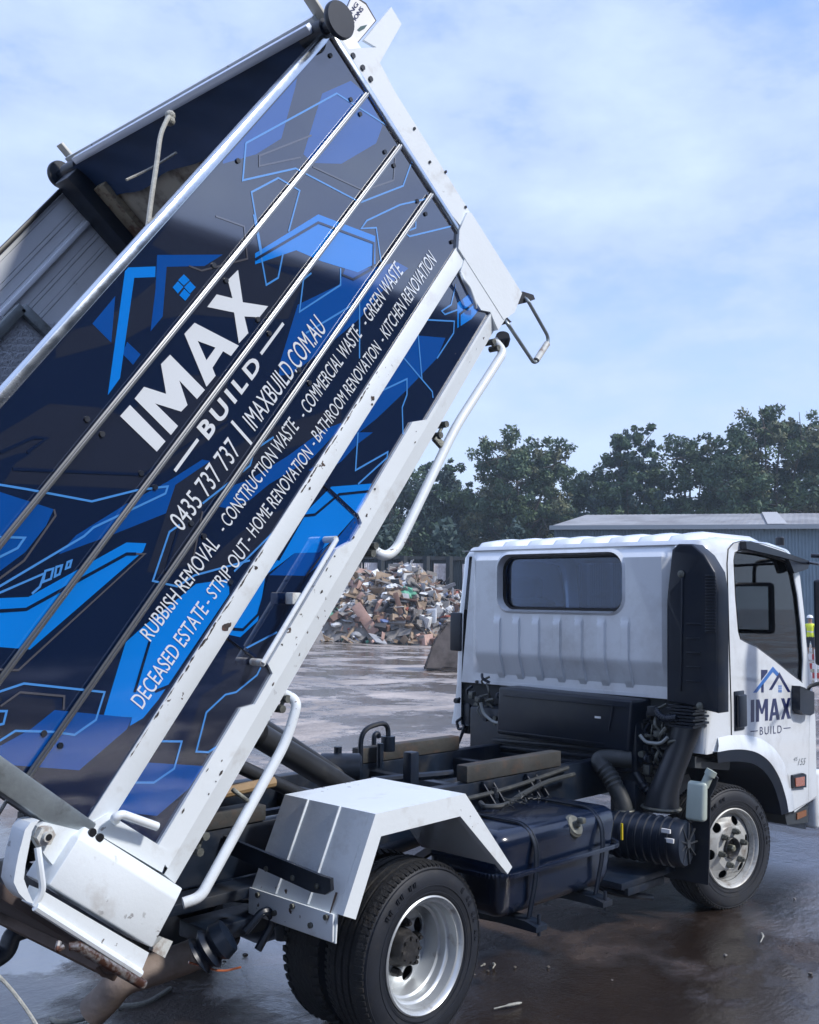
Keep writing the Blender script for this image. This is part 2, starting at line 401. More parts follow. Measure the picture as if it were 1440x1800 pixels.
# bright blue
decal(B_, 6, [(-400,190),(0,185),(180,178),(800,-167),(925,-162),(905,-110),(190,510),(0,495),(-400,480)])
decal(B_, 6, [(795,465),(900,370),(1240,95),(1450,65),(1450,160),(1000,830),(905,945),(820,995),(835,940),(655,930)])
decal(R_, 6, [(-300,1250),(0,1120),(200,1010),(345,893),(835,942),(802,1015),(500,1275),(40,1240),(0,1200),(-300,1300)])
decal(R_, 7, [(100,1130),(240,1080),(710,1110),(590,1290),(340,1505),(40,1470),(-60,1400)])
decal(B_, 3, [(30,235),(430,-12),(790,125),(792,300),(680,355),(450,285),(290,215),(30,305)])
decal(B_, 8, [(400,1000),(560,690),(640,610),(820,430),(1140,405),(1110,475),(1010,660),(860,830),(720,950),(530,955),(300,1130),(240,1490),(100,1620),(5,1600),(60,1430),(200,1240)])
decal(B_, 3, [(1310,550),(1400,480),(1480,500),(1440,600),(1400,650),(1310,708)])
# light lines
for z, P in ((1, [(115,690),(690,375),(1010,580)]), (1, [(115,690),(95,925),(430,850),(840,1065),(1110,960),(1160,820)]),
             (1, [(215,1385),(150,1000),(320,910),(455,990),(385,1250)]), (1, [(1270,1040),(1090,1080),(880,1180),(845,1230),(940,1225),(970,1440)]),
             (1, [(1480,1200),(1150,1280),(1120,1255),(1190,1225),(1190,1150)]),
             (2, [(1100,-10),(1180,435),(1255,390),(1285,240)]), (3, [(570,330),(570,435),(310,605),(335,400),(385,360)]), (3, [(350,740),(690,535),(690,900)]),
             (3, [(1300,430),(1270,560),(1210,600),(1230,622),(1310,592)]), (3, [(1100,655),(1290,665),(1285,740),(1180,900)]),
             (3, [(960,885),(1150,1110),(1155,1150)]), (3, [(1060,740),(1085,1030)]), (3, [(820,1110),(990,1030),(990,1130),(960,1210),(965,1380)]),
             (4, [(-300,560),(0,620),(170,648),(580,725),(860,655),(1060,630),(1045,675),(590,890),(530,945),(0,1260),(-300,1420)]),
             (4, [(-200,945),(155,955),(110,1020),(0,1075),(-200,1180)]), (4, [(-100,1345),(280,1180),(250,1265),(200,1310)]),
             (4, [(285,1165),(335,1150),(320,1215),(270,1235),(285,1165)]), (4, [(355,1140),(390,1130),(375,1185),(345,1200),(355,1140)]), (4, [(425,1110),(450,1100),(440,1140),(415,1150),(425,1110)]),
             (5, [(415,585),(350,630),(245,940),(400,975),(510,905),(860,810)]), (5, [(560,450),(700,340),(860,210),(890,110),(1010,30)]), (5, [(760,880),(1000,640)]),
             (6, [(-200,860),(0,775),(150,725),(660,780),(605,955),(470,1050),(320,1030),(95,1025),(0,1085),(-100,1140)]), (6, [(-60,900),(40,900),(20,980),(-60,1000)]),
             (7, [(300,912),(535,915),(475,1130),(315,1240),(100,1240)]), (7, [(850,930),(745,1000),(650,995),(730,685),(880,545),(965,525),(1130,390),(1160,330)]),
             (7, [(890,80),(1040,180),(1290,50)]), (8, [(1030,0),(1010,300),(1265,155),(1260,200),(1030,410)]), (8, [(760,400),(1020,680)])):
    dline('L', z, P)
for z, P in ((1, [(530,640),(200,770),(200,835),(460,780)]), (1, [(540,840),(860,990),(1050,925),(1060,780)]), (2, [(860,0),(1040,65),(1060,270),(770,345),(690,315)]),
             (4, [(340,775),(350,815),(150,1100),(0,1210),(-200,1320)]), (6, [(-100,625),(30,640),(115,640),(915,-95),(800,-95)]), (6, [(0,870),(125,780),(405,805),(400,890)]),
             (5, [(560,500),(490,860)]), (8, [(620,1130),(860,820)])):
    dline('D', z, P, .006)
for z, P in ((6, [(-200,270),(0,265),(165,255),(800,-95),(860,-95)]), (6, [(945,460),(850,780)]), (6, [(980,775),(1080,735)]), (3, [(30,275),(430,40),(780,170),(775,330),(650,400),(580,370)]),
             (8, [(400,1010),(600,660),(690,650),(880,490),(1120,465)]), (8, [(330,1130),(240,1440),(120,1560),(40,1555)]), (3, [(1325,705),(1325,620),(1440,530)]),
             (4, [(0,415),(210,320),(295,325),(170,415)]), (4, [(80,520),(910,555),(1200,360),(1440,220)]), (4, [(1130,890),(1045,1170)])):
    dline('N', z, P, .009, 96)
WM = [WGREY, WROY, WBLUE, WLINE, WBRN, WNAVY]
ob('wrap_graphic', dec, WM, side, smooth=0, recalc=False)
YT = YB - .0002 - LS*(lid[0]+6)
bm = nb()
for P in ([(820,115),(1045,345),(990,410),(757,185)],):
    plate(bm, [[zst(4, *p) for p in P]], lambda a, b: B(a, b, YT), None)
for P in ([(405,1080),(345,1155),(575,1385),(620,1328),(475,1185),(640,1237),(680,1195),(628,1040),(740,1158),(790,1100),(570,877),(512,937),(545,1125)],
          [(1000,340),(935,405),(965,520),(865,495),(805,575),(975,610),(1005,805),(1065,740),(1040,635),(1135,640),(1190,570),(1030,545)]):
    plate(bm, [[zst(2, *p) for p in P]], lambda a, b: B(a, b, YT), None)
plate(bm, [[zst(2, *p) for p in [(725,675),(1005,820),(955,885),(905,855),(838,960),(858,1010),(800,1080),(660,745)]], [zst(2, *p) for p in [(745,790),(857,832),(800,912)]]], lambda a, b: B(a, b, YT), None)
ob('lettering', bm, WWHITE, side, 'bold white brand lettering', smooth=0, recalc=False)
def tray_text(s, tops, bots, bold=.0, sp=1.0, name='lettering'):
    (a, b), (c, d) = [zst(*q) for q in tops], [zst(*q) for q in bots]
    s0 = (a[0]+c[0])/2; s1 = (b[0]+d[0])/2; t1 = (a[1], b[1]); t0 = (c[1], d[1])
    V, F = text_mesh(s, bold, sp)
    bm = nb()
    vs = [bm.verts.new(B(s0+(s1-s0)*x, (t0[0]+(t0[1]-t0[0])*x)*(1-y) + (t1[0]+(t1[1]-t1[0])*x)*y, YT-.0002)) for x, y in V]
    for f in F:
        try: bm.faces.new([vs[i] for i in f])
        except ValueError: pass
    ob(name, bm, WWHITE, side, smooth=0, recalc=False)
tray_text('BUILD', [(2,735,1338),(2,1090,878)], [(2,815,1420),(2,1155,950)], .03, 1.35)
for z, a, b in ((4, (1110,525), (1245,340)), (2, (1150,865), (1282,685)), (2, (965,1305), (1080,1435))):
    bm = nb(); q = line2([zst(z, *a), zst(z, *b)], .0115)[0]; plate(bm, [q], lambda a, b: B(a, b, YT), None)
    ob('lettering', bm, WWHITE, side, smooth=0, recalc=False)
tray_text('0435 737 737', [(5,340,545),(5,722,20)], [(5,432,632),(5,803,130)], .0)
tray_text('IMAXBUILD.COM.AU', [(2,1022,1272),(3,400,618)], [(2,1110,1360),(3,482,722)], .0)
tray_text('RUBBISH REMOVAL', [(6,880,395),(5,592,648)], [(6,950,465),(5,675,712)], .0)
tray_text('- CONSTRUCTION WASTE', [(5,640,580),(3,240,1270)], [(5,705,640),(3,312,1335)], .0)
tray_text('- COMMERCIAL WASTE', [(3,285,1225),(3,640,690)], [(3,350,1285),(3,715,745)], .0)
tray_text('- GREEN WASTE', [(3,680,640),(3,905,285)], [(3,745,700),(3,972,352)], .0)
tray_text('DECEASED ESTATE', [(6,820,825),(6,1252,197)], [(6,900,890),(6,1320,270)], .0)
tray_text('- STRIP OUT', [(5,545,1050),(5,805,662)], [(5,610,1100),(5,868,735)], .0)
tray_text('- HOME RENOVATION', [(5,805,645),(5,1205,75)], [(5,870,705),(5,1262,140)], .0)
tray_text('- BATHROOM RENOVATION', [(3,355,1405),(3,778,785)], [(3,415,1465),(3,832,845)], .0)
tray_text('- KITCHEN RENOVATION', [(3,795,745),(3,1122,218)], [(3,850,810),(3,1182,285)], .0)

# ribs, rails and trims
for k in (1, 2, 3):
    t = T1*k/4; bm = nb()
    beam(bm, B(.0, t, YB-.012), B(S1-.01, t, YB-.012), .020, .008, (0,1,0), .003)
    beam(bm, B(.0, t, YB-.019), B(S1-.01, t, YB-.019), .007, .008, (0,1,0), .002)
    ob('trim_rib', bm, CHROME, side)
bm = nb()
for s in (.12, .9, 1.62, 2.62):
    for k in (1, 2, 3):
        for e in (-.032, .032): cyl(bm, B(s, T1*k/4+e, YB), B(s, T1*k/4+e, YB-.006), .009, 10)
for s in (1.98, 2.66): cyl(bm, B(s, T1-.04, YB), B(s, T1-.04, YB-.006), .009, 10)
for s in (.85, 2.66): cyl(bm, B(s, .03, YB-.001), B(s, .03, YB-.008), .009, 10)
split('rivet', bm, BLK, side)
bm = nb(); sbox(bm, -.01, S1, T1, T1+.032, YB-.006, YB+.045, .006); ob('top_rail', bm, ALU, side)
bm = nb(); sbox(bm, S1, S1+.03, .0, T1+.03, YB-.012, YB+.04, .005); ob('front_trim', bm, ALU, side)
bm = nb(); beam(bm, B(-.035, -.02, YB), B(-.035, T1+.03, YB), .075, .07, (0,1,0), .006); ob('rear_post', bm, GALV, truck)

# white lower frame of the tray
bm = nb()
sbox(bm, 0, 2.70, -.073, -.001, YB-.008, YB, .003)
ob('upper_rail', bm, TRAYW, truck)
bm = nb()
Ftop = [(.05,-.262),(.55,-.262),(.59,-.302),(.712,-.300),(.724,-.298),(.724,-.265),(1.24,-.265),(1.30,-.286),(1.40,-.312),(1.40,-.262),(1.885,-.262),(1.95,-.312),(2.09,-.325),(2.68,-.328)]
Ftop = [(.04,-.258),(.55,-.260),(.592,-.300),(.715,-.298),(.728,-.262),(1.232,-.262),(1.30,-.300),(1.39,-.300),(1.405,-.262),(1.885,-.262),(1.95,-.315),(2.68,-.322)]
prof = Ftop + [(2.69,-.331),(.02,-.331),(.03,-.29)]
plate(bm, [prof], lambda a, b: B(a, b, YB-.012), lambda a, b: B(a, b, YB))
V = [B(s, t, y) for s in (.0, 2.69) for t, y in ((-.331, YB-.012), (-.402, YB+.012), (-.402, YB+.05), (-.331, YB+.05))]
addpoly(bm, V, [(0,1,5,4),(1,2,6,5),(2,3,7,6),(0,3,2,1),(4,5,6,7)])
ob('lower_rail', bm, TRAYW, truck, smooth=10)
# body floor, cross members and the boards of the far side
bm = nb(); sbox(bm, 0, 2.76, -.06, 0, -.93, .93); sbox(bm, 0, 2.7, -.36, -.06, -.42, -.34); sbox(bm, 0, 2.7, -.36, -.06, .34, .42)
for i in range(9):
    s = .12+i*.32; sbox(bm, s, s+.05, -.2, -.06, -.93, .93)
ob('floor', bm, mat('floor_paint', (.10, .11, .12), .6, var=.2, dirt=(.05, .04, .03)), truck)
bm = nb(); sbox(bm, 0, S1, -.4, T1, .945, .965)
fsw = ob('far_side_panel', bm, ALUF, truck)
bm = nb()
n = 0
tt = 0.0
for i in range(34):
    t0 = tt; tt += (.045,.02,.07,.02)[i % 4]
    if tt > T1: break
    d = (.0, .003, .001, .003)[i % 4]
    sbox(bm, .02, 2.62, t0+.001, tt-.0015, .938-d, .946)
ob('side_board', bm, ALUF, fsw)
for t in (.50, .75, .945):
    bm = nb(); sbox(bm, .02, 2.60, t-.012, t+.012, .915, .937, .004); ob('board_trim', bm, mat('bright_trim', (.8,.84,.9), .3, coat=.5) if t < .9 else SEALM, fsw)
bm = nb(); sbox(bm, 2.60, 2.70, 0, T1+.04, .80, .93, .008); ob('corner_post', bm, BLK, truck)
bm = nb(); sbox(bm, 2.701, 2.725, 0, T1-.05, -.94, .94); ob('headboard_lining', bm, BEIGE, truck)
bm = nb(); sbox(bm, 2.66, 2.70, 0, T1-.08, .70, .79, .006); ob('headboard_stiffener', bm, mat('beige_rusty', (.24, .21, .15), .6, var=.2, dirt=(.10, .05, .03), dscale=18, dlo=.48, dhi=.6), truck)
# headboard seen edge on, with the forward flange and sign
HB = [(600,62),(640,92),(655,108),(690,150),(822,373),(805,402),(700,220),(640,120)]
bm = nb(); sbox(bm, 2.747, 2.85, .02, T1-.01, YB+.012, -YB-.02, .004)
sbox(bm, 2.747, 2.77, T1-.01, T1+.09, YB+.05, -YB-.05)
ob('headboard', bm, TRAYW, truck)
bm = nb(); pplate(bm, [(598,62),(613,85),(662,83),(640,70),(688,12),(706,42),(668,110),(694,160),(826,372),(812,400),(790,372),(598,72)], YB-.004, YB+.010)
hb = ob('end_plate', bm, TRAYW, truck)
bm = nb()
for px, py in ((620,98),(637,119),(651,139),(755,285),(728,226),(783,302),(818,364)):
    p = at(px, py, 1, YB-.004); cyl(bm, p, p+Vector((0,-.006,0)), .011 if py < 150 else .006, 10)
split('bolt', bm, BLK, hb)
bm = nb(); pplate(bm, [(822,373),(829,374),(918,515),(905,549),(886,562),(806,436),(808,404)], YB-.016, YB+.03)
bev_v = list(bm.verts); ob('corner_box', bm, TRAYW, truck)
bm = nb(); pplate(bm, [(617,0),(592,60),(604,60),(621,83),(660,36),(643,8),(622,-6)], YB+.018, YB+.024)
sg = ob('sign_plate', bm, LBL, truck)
bm = nb(); pplate(bm, [(617,-2),(590,60),(604,61),(621,85),(662,36),(644,5),(622,-9)], YB+.025, YB+.035); ob('sign_edge', bm, SEALM, sg)
def flat_text(s, c, y, mt, par, bold=0, sp=1., lab=None, shear=0):   # c = TL,TR,BL,BR pixels on plane y
    P = [at(px, py, 1, y) for px, py in c]; V, F = text_mesh(s, bold, sp, shear); bm = nb()
    vs = [bm.verts.new((P[2]*(1-a)+P[3]*a)*(1-b)+(P[0]*(1-a)+P[1]*a)*b) for a, b in V]
    for f in F:
        try: bm.faces.new([vs[i] for i in f])
        except ValueError: pass
    return ob('lettering', bm, mt, par, lab, smooth=0, recalc=False)
flat_text('TIPPING', [(595,46),(626,2),(601,50),(631,8)], YB+.0165, LOGOD, sg, .02)
flat_text('SOLUTIONS', [(600,62),(634,10),(606,65),(640,16)], YB+.0165, LOGOD, sg, .02)
bm = nb(); pplate(bm, [(628,52),(634,46),(646,43),(641,50),(632,55)], YB+.0165, YB+.017); ob('fish_emblem', bm, mat('teal', (.01, .07, .08)), sg)
# tarpaulin gear
bm = nb(); cyl(bm, B(2.715, .985, -1.05), B(2.715, .985, 1.0), .024, 20)
for y in (-.93, .88): cyl(bm, B(2.715, .985, y-.06), B(2.715, .985, y+.06), .036, 20)
tp = ob('tarp_roller', bm, BLKP, truck)
for y in (-1.07, 1.0):
    bm = nb(); lathe(bm, [(0,0),(0,.066),(.006,.070),(.018,.070),(.024,.066),(.024,0)], B(2.72, .985, y), (0,1,0), 32); ob('end_disc', bm, BLKP, tp)
    bm = nb(); sbox(bm, 2.77, 2.785, 1.0, 1.10, y+(.10 if y < 0 else -.10), y+(.15 if y < 0 else -.05), .003); ob('stop_bar', bm, mat('cream_bar', (.55,.55,.5), .5), tp)
bm = nb()
for i in range(24):
    pass
V = []; nY, nT = 30, 9
for i in range(nY+1):
    for j in range(nT+1):
        y = -.93+1.86*i/nY; t = 1.0-(.23*j/nT)*(1+.06*sin(i*.9)); V.append(B(2.68+.006*sin(i*1.3+j*.6)+.012*sin(j/nT*pi), t, y))
addpoly(bm, V, [(i*(nT+1)+j, (i+1)*(nT+1)+j, (i+1)*(nT+1)+j+1, i*(nT+1)+j+1) for i in range(nY) for j in range(nT)])
ob('tarp', bm, TARP, truck)
bm = nb(); sbox(bm, 2.672, 2.70, 1.0, 1.034, -.95, .78, .003); ob('tarp_cover_bar', bm, mat('cover_bar', (.62,.70,.84), .3, coat=.5, metal=.2), truck)
# frame with tread plate standing at the far rear corner
bm = nb()
fr = [at(x, y, 1, .86) for x, y in ((-60,640),(38,541),(150,650))]
beam(bm, fr[0], fr[1], .05, .04, (0,1,0), .004); beam(bm, fr[1], fr[2], .05, .04, (0,1,0), .004)
fp = ob('inner_frame', bm, GALV, truck)
bm = nb(); plate(bm, [[tuple(at(x, y, 1, .88)[i] for i in (0, 2)) for x, y in ((-80,640),(38,555),(150,670),(60,790),(-80,790))]], lambda a, b: (a, .88, b), lambda a, b: (a, .89, b))
for i in range(16):
    for j in range(16):
        p = at(-10+i*9, 560+j*13, 1, .88); 
        if p.z < at(38, 556, 1, .88).z:
            for k in range(3):
                c = p+Vector((.012*(k-1), -.002, 0)); a = Vector((.004, 0, .016)) if (i+j) % 2 else Vector((.016, 0, .004)); off = Vector((0,0,.010*(k-1))) if not (i+j) % 2 else Vector((0,0,0))
                x = c+off if (i+j) % 2 == 0 else c
                beam(bm, x-a, x+a, .005, .004, (0,1,0))
ob('tread_plate', bm, mat('tread_steel', (.62, .66, .72), .4, metal=.1), fp)
# tailgate and the rear corner box
bm = nb(); sbox(bm, -.285, -.25, -.33, .93, -.93, .93, .006)
tg = ob('tailgate', bm, BROWN, truck)
bm = nb()
for y in (-.3, .3): sbox(bm, -.315, -.286, -.30, .9, y-.03, y+.03, .004)
sbox(bm, -.315, -.25, -.42, -.335, -.93, .93, .006)
ob('tailgate_frame', bm, RUST, tg)
Y1 = -1.06
bm = nb()
def q3(px, py, y): return at(px, py, 1, y)
# pressed box: flat face, top bevel, end cap
F_ = [q3(139,1472,Y1), q3(312,1583,Y1), q3(268,1667,Y1), q3(86,1556,Y1)]
T_ = [q3(150,1453,-1.02), q3(322,1562,-1.02)]; Bk = [v+Vector((0,.14,0)) for v in F_]; Tk = [v+Vector((0,.10,0)) for v in T_]
vs = [bm.verts.new(v) for v in F_+T_+Bk+Tk]
for f in ((0,1,2,3),(0,4,5,1),(4,10,11,5),(1,5,11,7),(1,7,8,2),(2,8,9,3),(3,9,6,0),(0,6,10,4),(6,9,8,7),(6,7,11,10)):
    try: bm.faces.new([vs[i] for i in f])
    except ValueError: pass
bmesh.ops.bevel(bm, geom=bm.edges[:], offset=.006, segments=2, profile=.5, affect='EDGES', clamp_overlap=True)
cb = ob('rear_corner_box', bm, TRAYW, truck)
bm = nb()
for px, py in ((161,1463),(174,1472)): p = q3(px, py, -1.032); cyl(bm, p, p+Vector((0,-.008,0)), .012, 12)
split('socket_hole', bm, SEALM, cb)
bm = nb(); P = [(205,1428),(290,1474),(292,1488),(280,1500)]
pplate(bm, [(190,1430),(298,1497),(285,1534),(150,1453)], YB-.014, YB+.02); ob('rail_end_gusset', bm, TRAYW, truck)
bm = nb(); a, b, c = q3(201,1438,-1.04), q3(214,1431,-1.045), q3(276,1453,-1.04)
tube(bm, rounded([q3(204,1442,-1.0), a, b, c], .03), .013, 12); ob('lock_handle', bm, TRAYW, truck)
bm = nb()
pplate(bm, [(58,1470),(66,1452),(78,1445),(98,1450),(140,1460),(138,1472),(98,1527),(80,1505),(70,1490)], -1.02, -.99)
pplate(bm, [(24,1551),(28,1525),(33,1500),(38,1482),(44,1459),(54,1446),(70,1442),(62,1450),(56,1462),(51,1490),(45,1520),(42,1545),(50,1568),(60,1590),(46,1584),(33,1570)], -1.045, -.97)
tube(bm, rounded([q3(66,1490,-1.04), q3(70,1520,-1.05), q3(76,1566,-1.05), q3(60,1592,-1.04)], .05), .010, 8)
hg = ob('hinge_lug', bm, TRAYW, truck)
bm = nb(); p = q3(75,1468,-1.02); lathe(bm, [(.0,0),(0,.028),(.02,.030),(.02,.0)], p-Vector((0,.022,0)), (0,1,0), 6); cyl(bm, p-Vector((0,.022,0)), p-Vector((0,.035,0)), .014, 14)
ob('hinge_bolt', bm, RUSTYW, hg)
bm = nb(); cyl(bm, p-Vector((0,.0355,0)), p-Vector((0,.037,0)), .009, 12); ob('bolt_socket', bm, SEALM, hg)
bm = nb()
pplate(bm, [(62,1594),(76,1566),(262,1675),(247,1712)], -1.05, -.97)
tube(bm, [q3(62,1594,-1.05), q3(247,1712,-1.05)], .012, 8)
ob('tail_beam', bm, TRAYW, truck)
bm = nb()
tube(bm, [q3(122,1664,-1.04), q3(134,1662,-1.05), q3(252,1731,-1.05)], [.012,.015,.015], 12)
tube(bm, rounded([q3(104,1655,-1.04), q3(100,1672,-1.05), q3(112,1664,-1.05)], .01), .008, 8)
lb = ob('latch_bar', bm, mat('rusty_chrome', (.35, .34, .33), .4, metal=.7, var=.3, vscale=30, dirt=(.10, .045, .03), dscale=30, dlo=.42, dhi=.55), truck)
bm = nb()
for s in (.35, .6, .8): p = q3(134,1662,-1.05).lerp(q3(252,1731,-1.05), s); tube(bm, [p+Vector((0,.0,.0)), p+Vector((.01,.04,.05))], .008, 8)
tube(bm, rounded([q3(170,1698,-1.0), q3(182,1716,-1.0), q3(200,1712,-1.0)], .02), .007, 8)
ob('latch_spring', bm, RUST, lb)
bm = nb(); pplate(bm, [(286,1648),(304,1655),(290,1684),(268,1672),(270,1665)], -1.0, -.98); ob('latch_tab', bm, RUSTYW, truck)
# lever rod and its clip
bm = nb(); tube(bm, [q3(592,948,-1.05), q3(462,1166,-1.05)], .009, 10)
rd = ob('lever_rod', bm, TRAYW, truck)
bm = nb(); p = q3(519,1052,-1.03); box(bm, p-Vector((.02,.01,.02)), p+Vector((.02,.03,.02)), .004)
for px, py in ((591,948),(463,1165)): p = q3(px, py, -1.05); cyl(bm, p, p+Vector((0,.06,0)), .012, 12)
ob('rod_clip', bm, RUSTYW, rd)
# cross struts over the lower board
bm = nb()
for a, b in (((568,850),(632,910)), ((400,1118),(470,1170))):
    beam(bm, q3(*a, YB-.004), q3(*b, YB-.004), .010, .006, (0,1,0))
split('strut', bm, WNAVY, truck)
bm = nb(); tube(bm, rounded([q3(812,482,-1.0), q3(815,492,-1.02), q3(826,505,-1.02), q3(835,532,-1.02), q3(836,541,-1.0)], .02), .008, 10); ob('grab_handle', bm, TRAYW, truck)
bm = nb(); pplate(bm, [(810,478),(818,452),(888,562),(876,580),(862,548),(846,545),(826,512)], YB-.014, YB+.01); ob('front_gusset', bm, TRAYW, truck)

# side guard hoops hanging under the tray
def hoop(pts, r, name='side_guard'):
    bm = nb(); tube(bm, rounded([q3(x, y, yy) for x, y, yy in pts], .10, 8), r, 14)
    return ob(name, bm, RUSTYW if name == 'x' else TRAYW, truck)
h1 = hoop([(868,598,-.93),(886,618,-.97),(800,752,-.97),(697,966,-.97),(676,980,-.97),(650,962,-.93)], .020)
h2 = hoop([(495,1218,-.93),(524,1232,-.98),(505,1300,-.98),(352,1578,-.98),(322,1588,-.96)], .018)
bm = nb(); beam(bm, q3(764,769,-.95), q3(784,791,-.97), .03, .02, (0,1,0), .003); beam(bm, q3(408,1387,-.95), q3(436,1409,-.98), .012, .02, (0,1,0), .003)
for a, b in (((862,600),(872,614)), ((781,744),(768,768)), ((656,958),(650,975)), ((502,1226),(490,1248)), ((358,1465),(345,1500))):
    A, C_ = q3(*a, -.95), q3(*b, -.95); cyl(bm, A, C_, .007, 8)
    for t in (.1, .9): m_ = A.lerp(C_, t); cyl(bm, m_+Vector((0,-.02,0)), m_+Vector((0,.03,0)), .014, 8)
for_ = None; split('guard_clamp', bm, CAST, h1)
# folded corner hoop at the cab end
bm = nb(); tube(bm, rounded([q3(921,523,-.97), q3(928,528,-1.0), q3(963,590,-1.0), q3(964,602,-1.0), q3(944,636,-1.0), q3(938,637,-1.0), q3(892,568,-1.0), q3(884,560,-.97)], .03), .0085, 10)
cs = ob('folding_step', bm, GALV, truck)
bm = nb(); tube(bm, [q3(962,604,-1.0), q3(943,633,-1.0)], .015, 12); ob('step_grip', bm, RUSTYW, cs)
bm = nb(); pplate(bm, [(919,512),(938,518),(941,526),(925,532),(908,536)], YB, YB+.02); pplate(bm, [(880,563),(890,556),(900,566),(884,571)], YB, YB+.02)
p = q3(884,590,-.95); lathe(bm, [(0,0),(0,.03),(.02,.035),(.05,.03),(.06,.0)], p, (.6,.5,-.5), 16); ob('rubber_stop', bm, RUB, cs)

# rust bites and knocks in the white paint, thickest along the rail edges
bm = nb(); rr_ = random.Random(11)
def blot(s, t, a, b, y):
    P = [(s+a*cos(2*pi*k/11)*rr_.uniform(.45,1.15), t+b*sin(2*pi*k/11)*rr_.uniform(.45,1.15)) for k in range(11)]
    plate(bm, [P], lambda x, z: B(x, z, y), None)
n_ = 0
for i in range(70):
    n_ += 1; s = rr_.choice((rr_.uniform(.2,1.0), rr_.uniform(.2,1.0), rr_.uniform(1.3,1.9))); blot(s, -.004-abs(rr_.gauss(0,.003)), rr_.uniform(.004,.028), rr_.uniform(.001,.004), YB-.0084-n_*1e-5)
for s, t, a, b in ((.72,-.045,.020,.016),(.735,-.052,.012,.010),(1.80,-.05,.012,.010),(1.78,-.062,.006,.006),(1.32,-.03,.008,.005),(.95,-.02,.006,.01)): n_ += 1; blot(s, t, a, b, YB-.0084-n_*1e-5)
ob('paint_chip', bm, mat('exposed_rust', (.035,.026,.024), .7, var=.5, vscale=60, dirt=(.12,.05,.03), dscale=50), truck, smooth=0)
bm = nb()
for i in range(26):
    n_ += 1; s = rr_.uniform(.08,2.5); blot(s, rr_.choice((-.27,-.30,-.322)), rr_.uniform(.003,.011), rr_.uniform(.002,.006), YB-.0124-n_*1e-5)
ob('paint_chip', bm, MATS['exposed_rust'], truck, smooth=0)
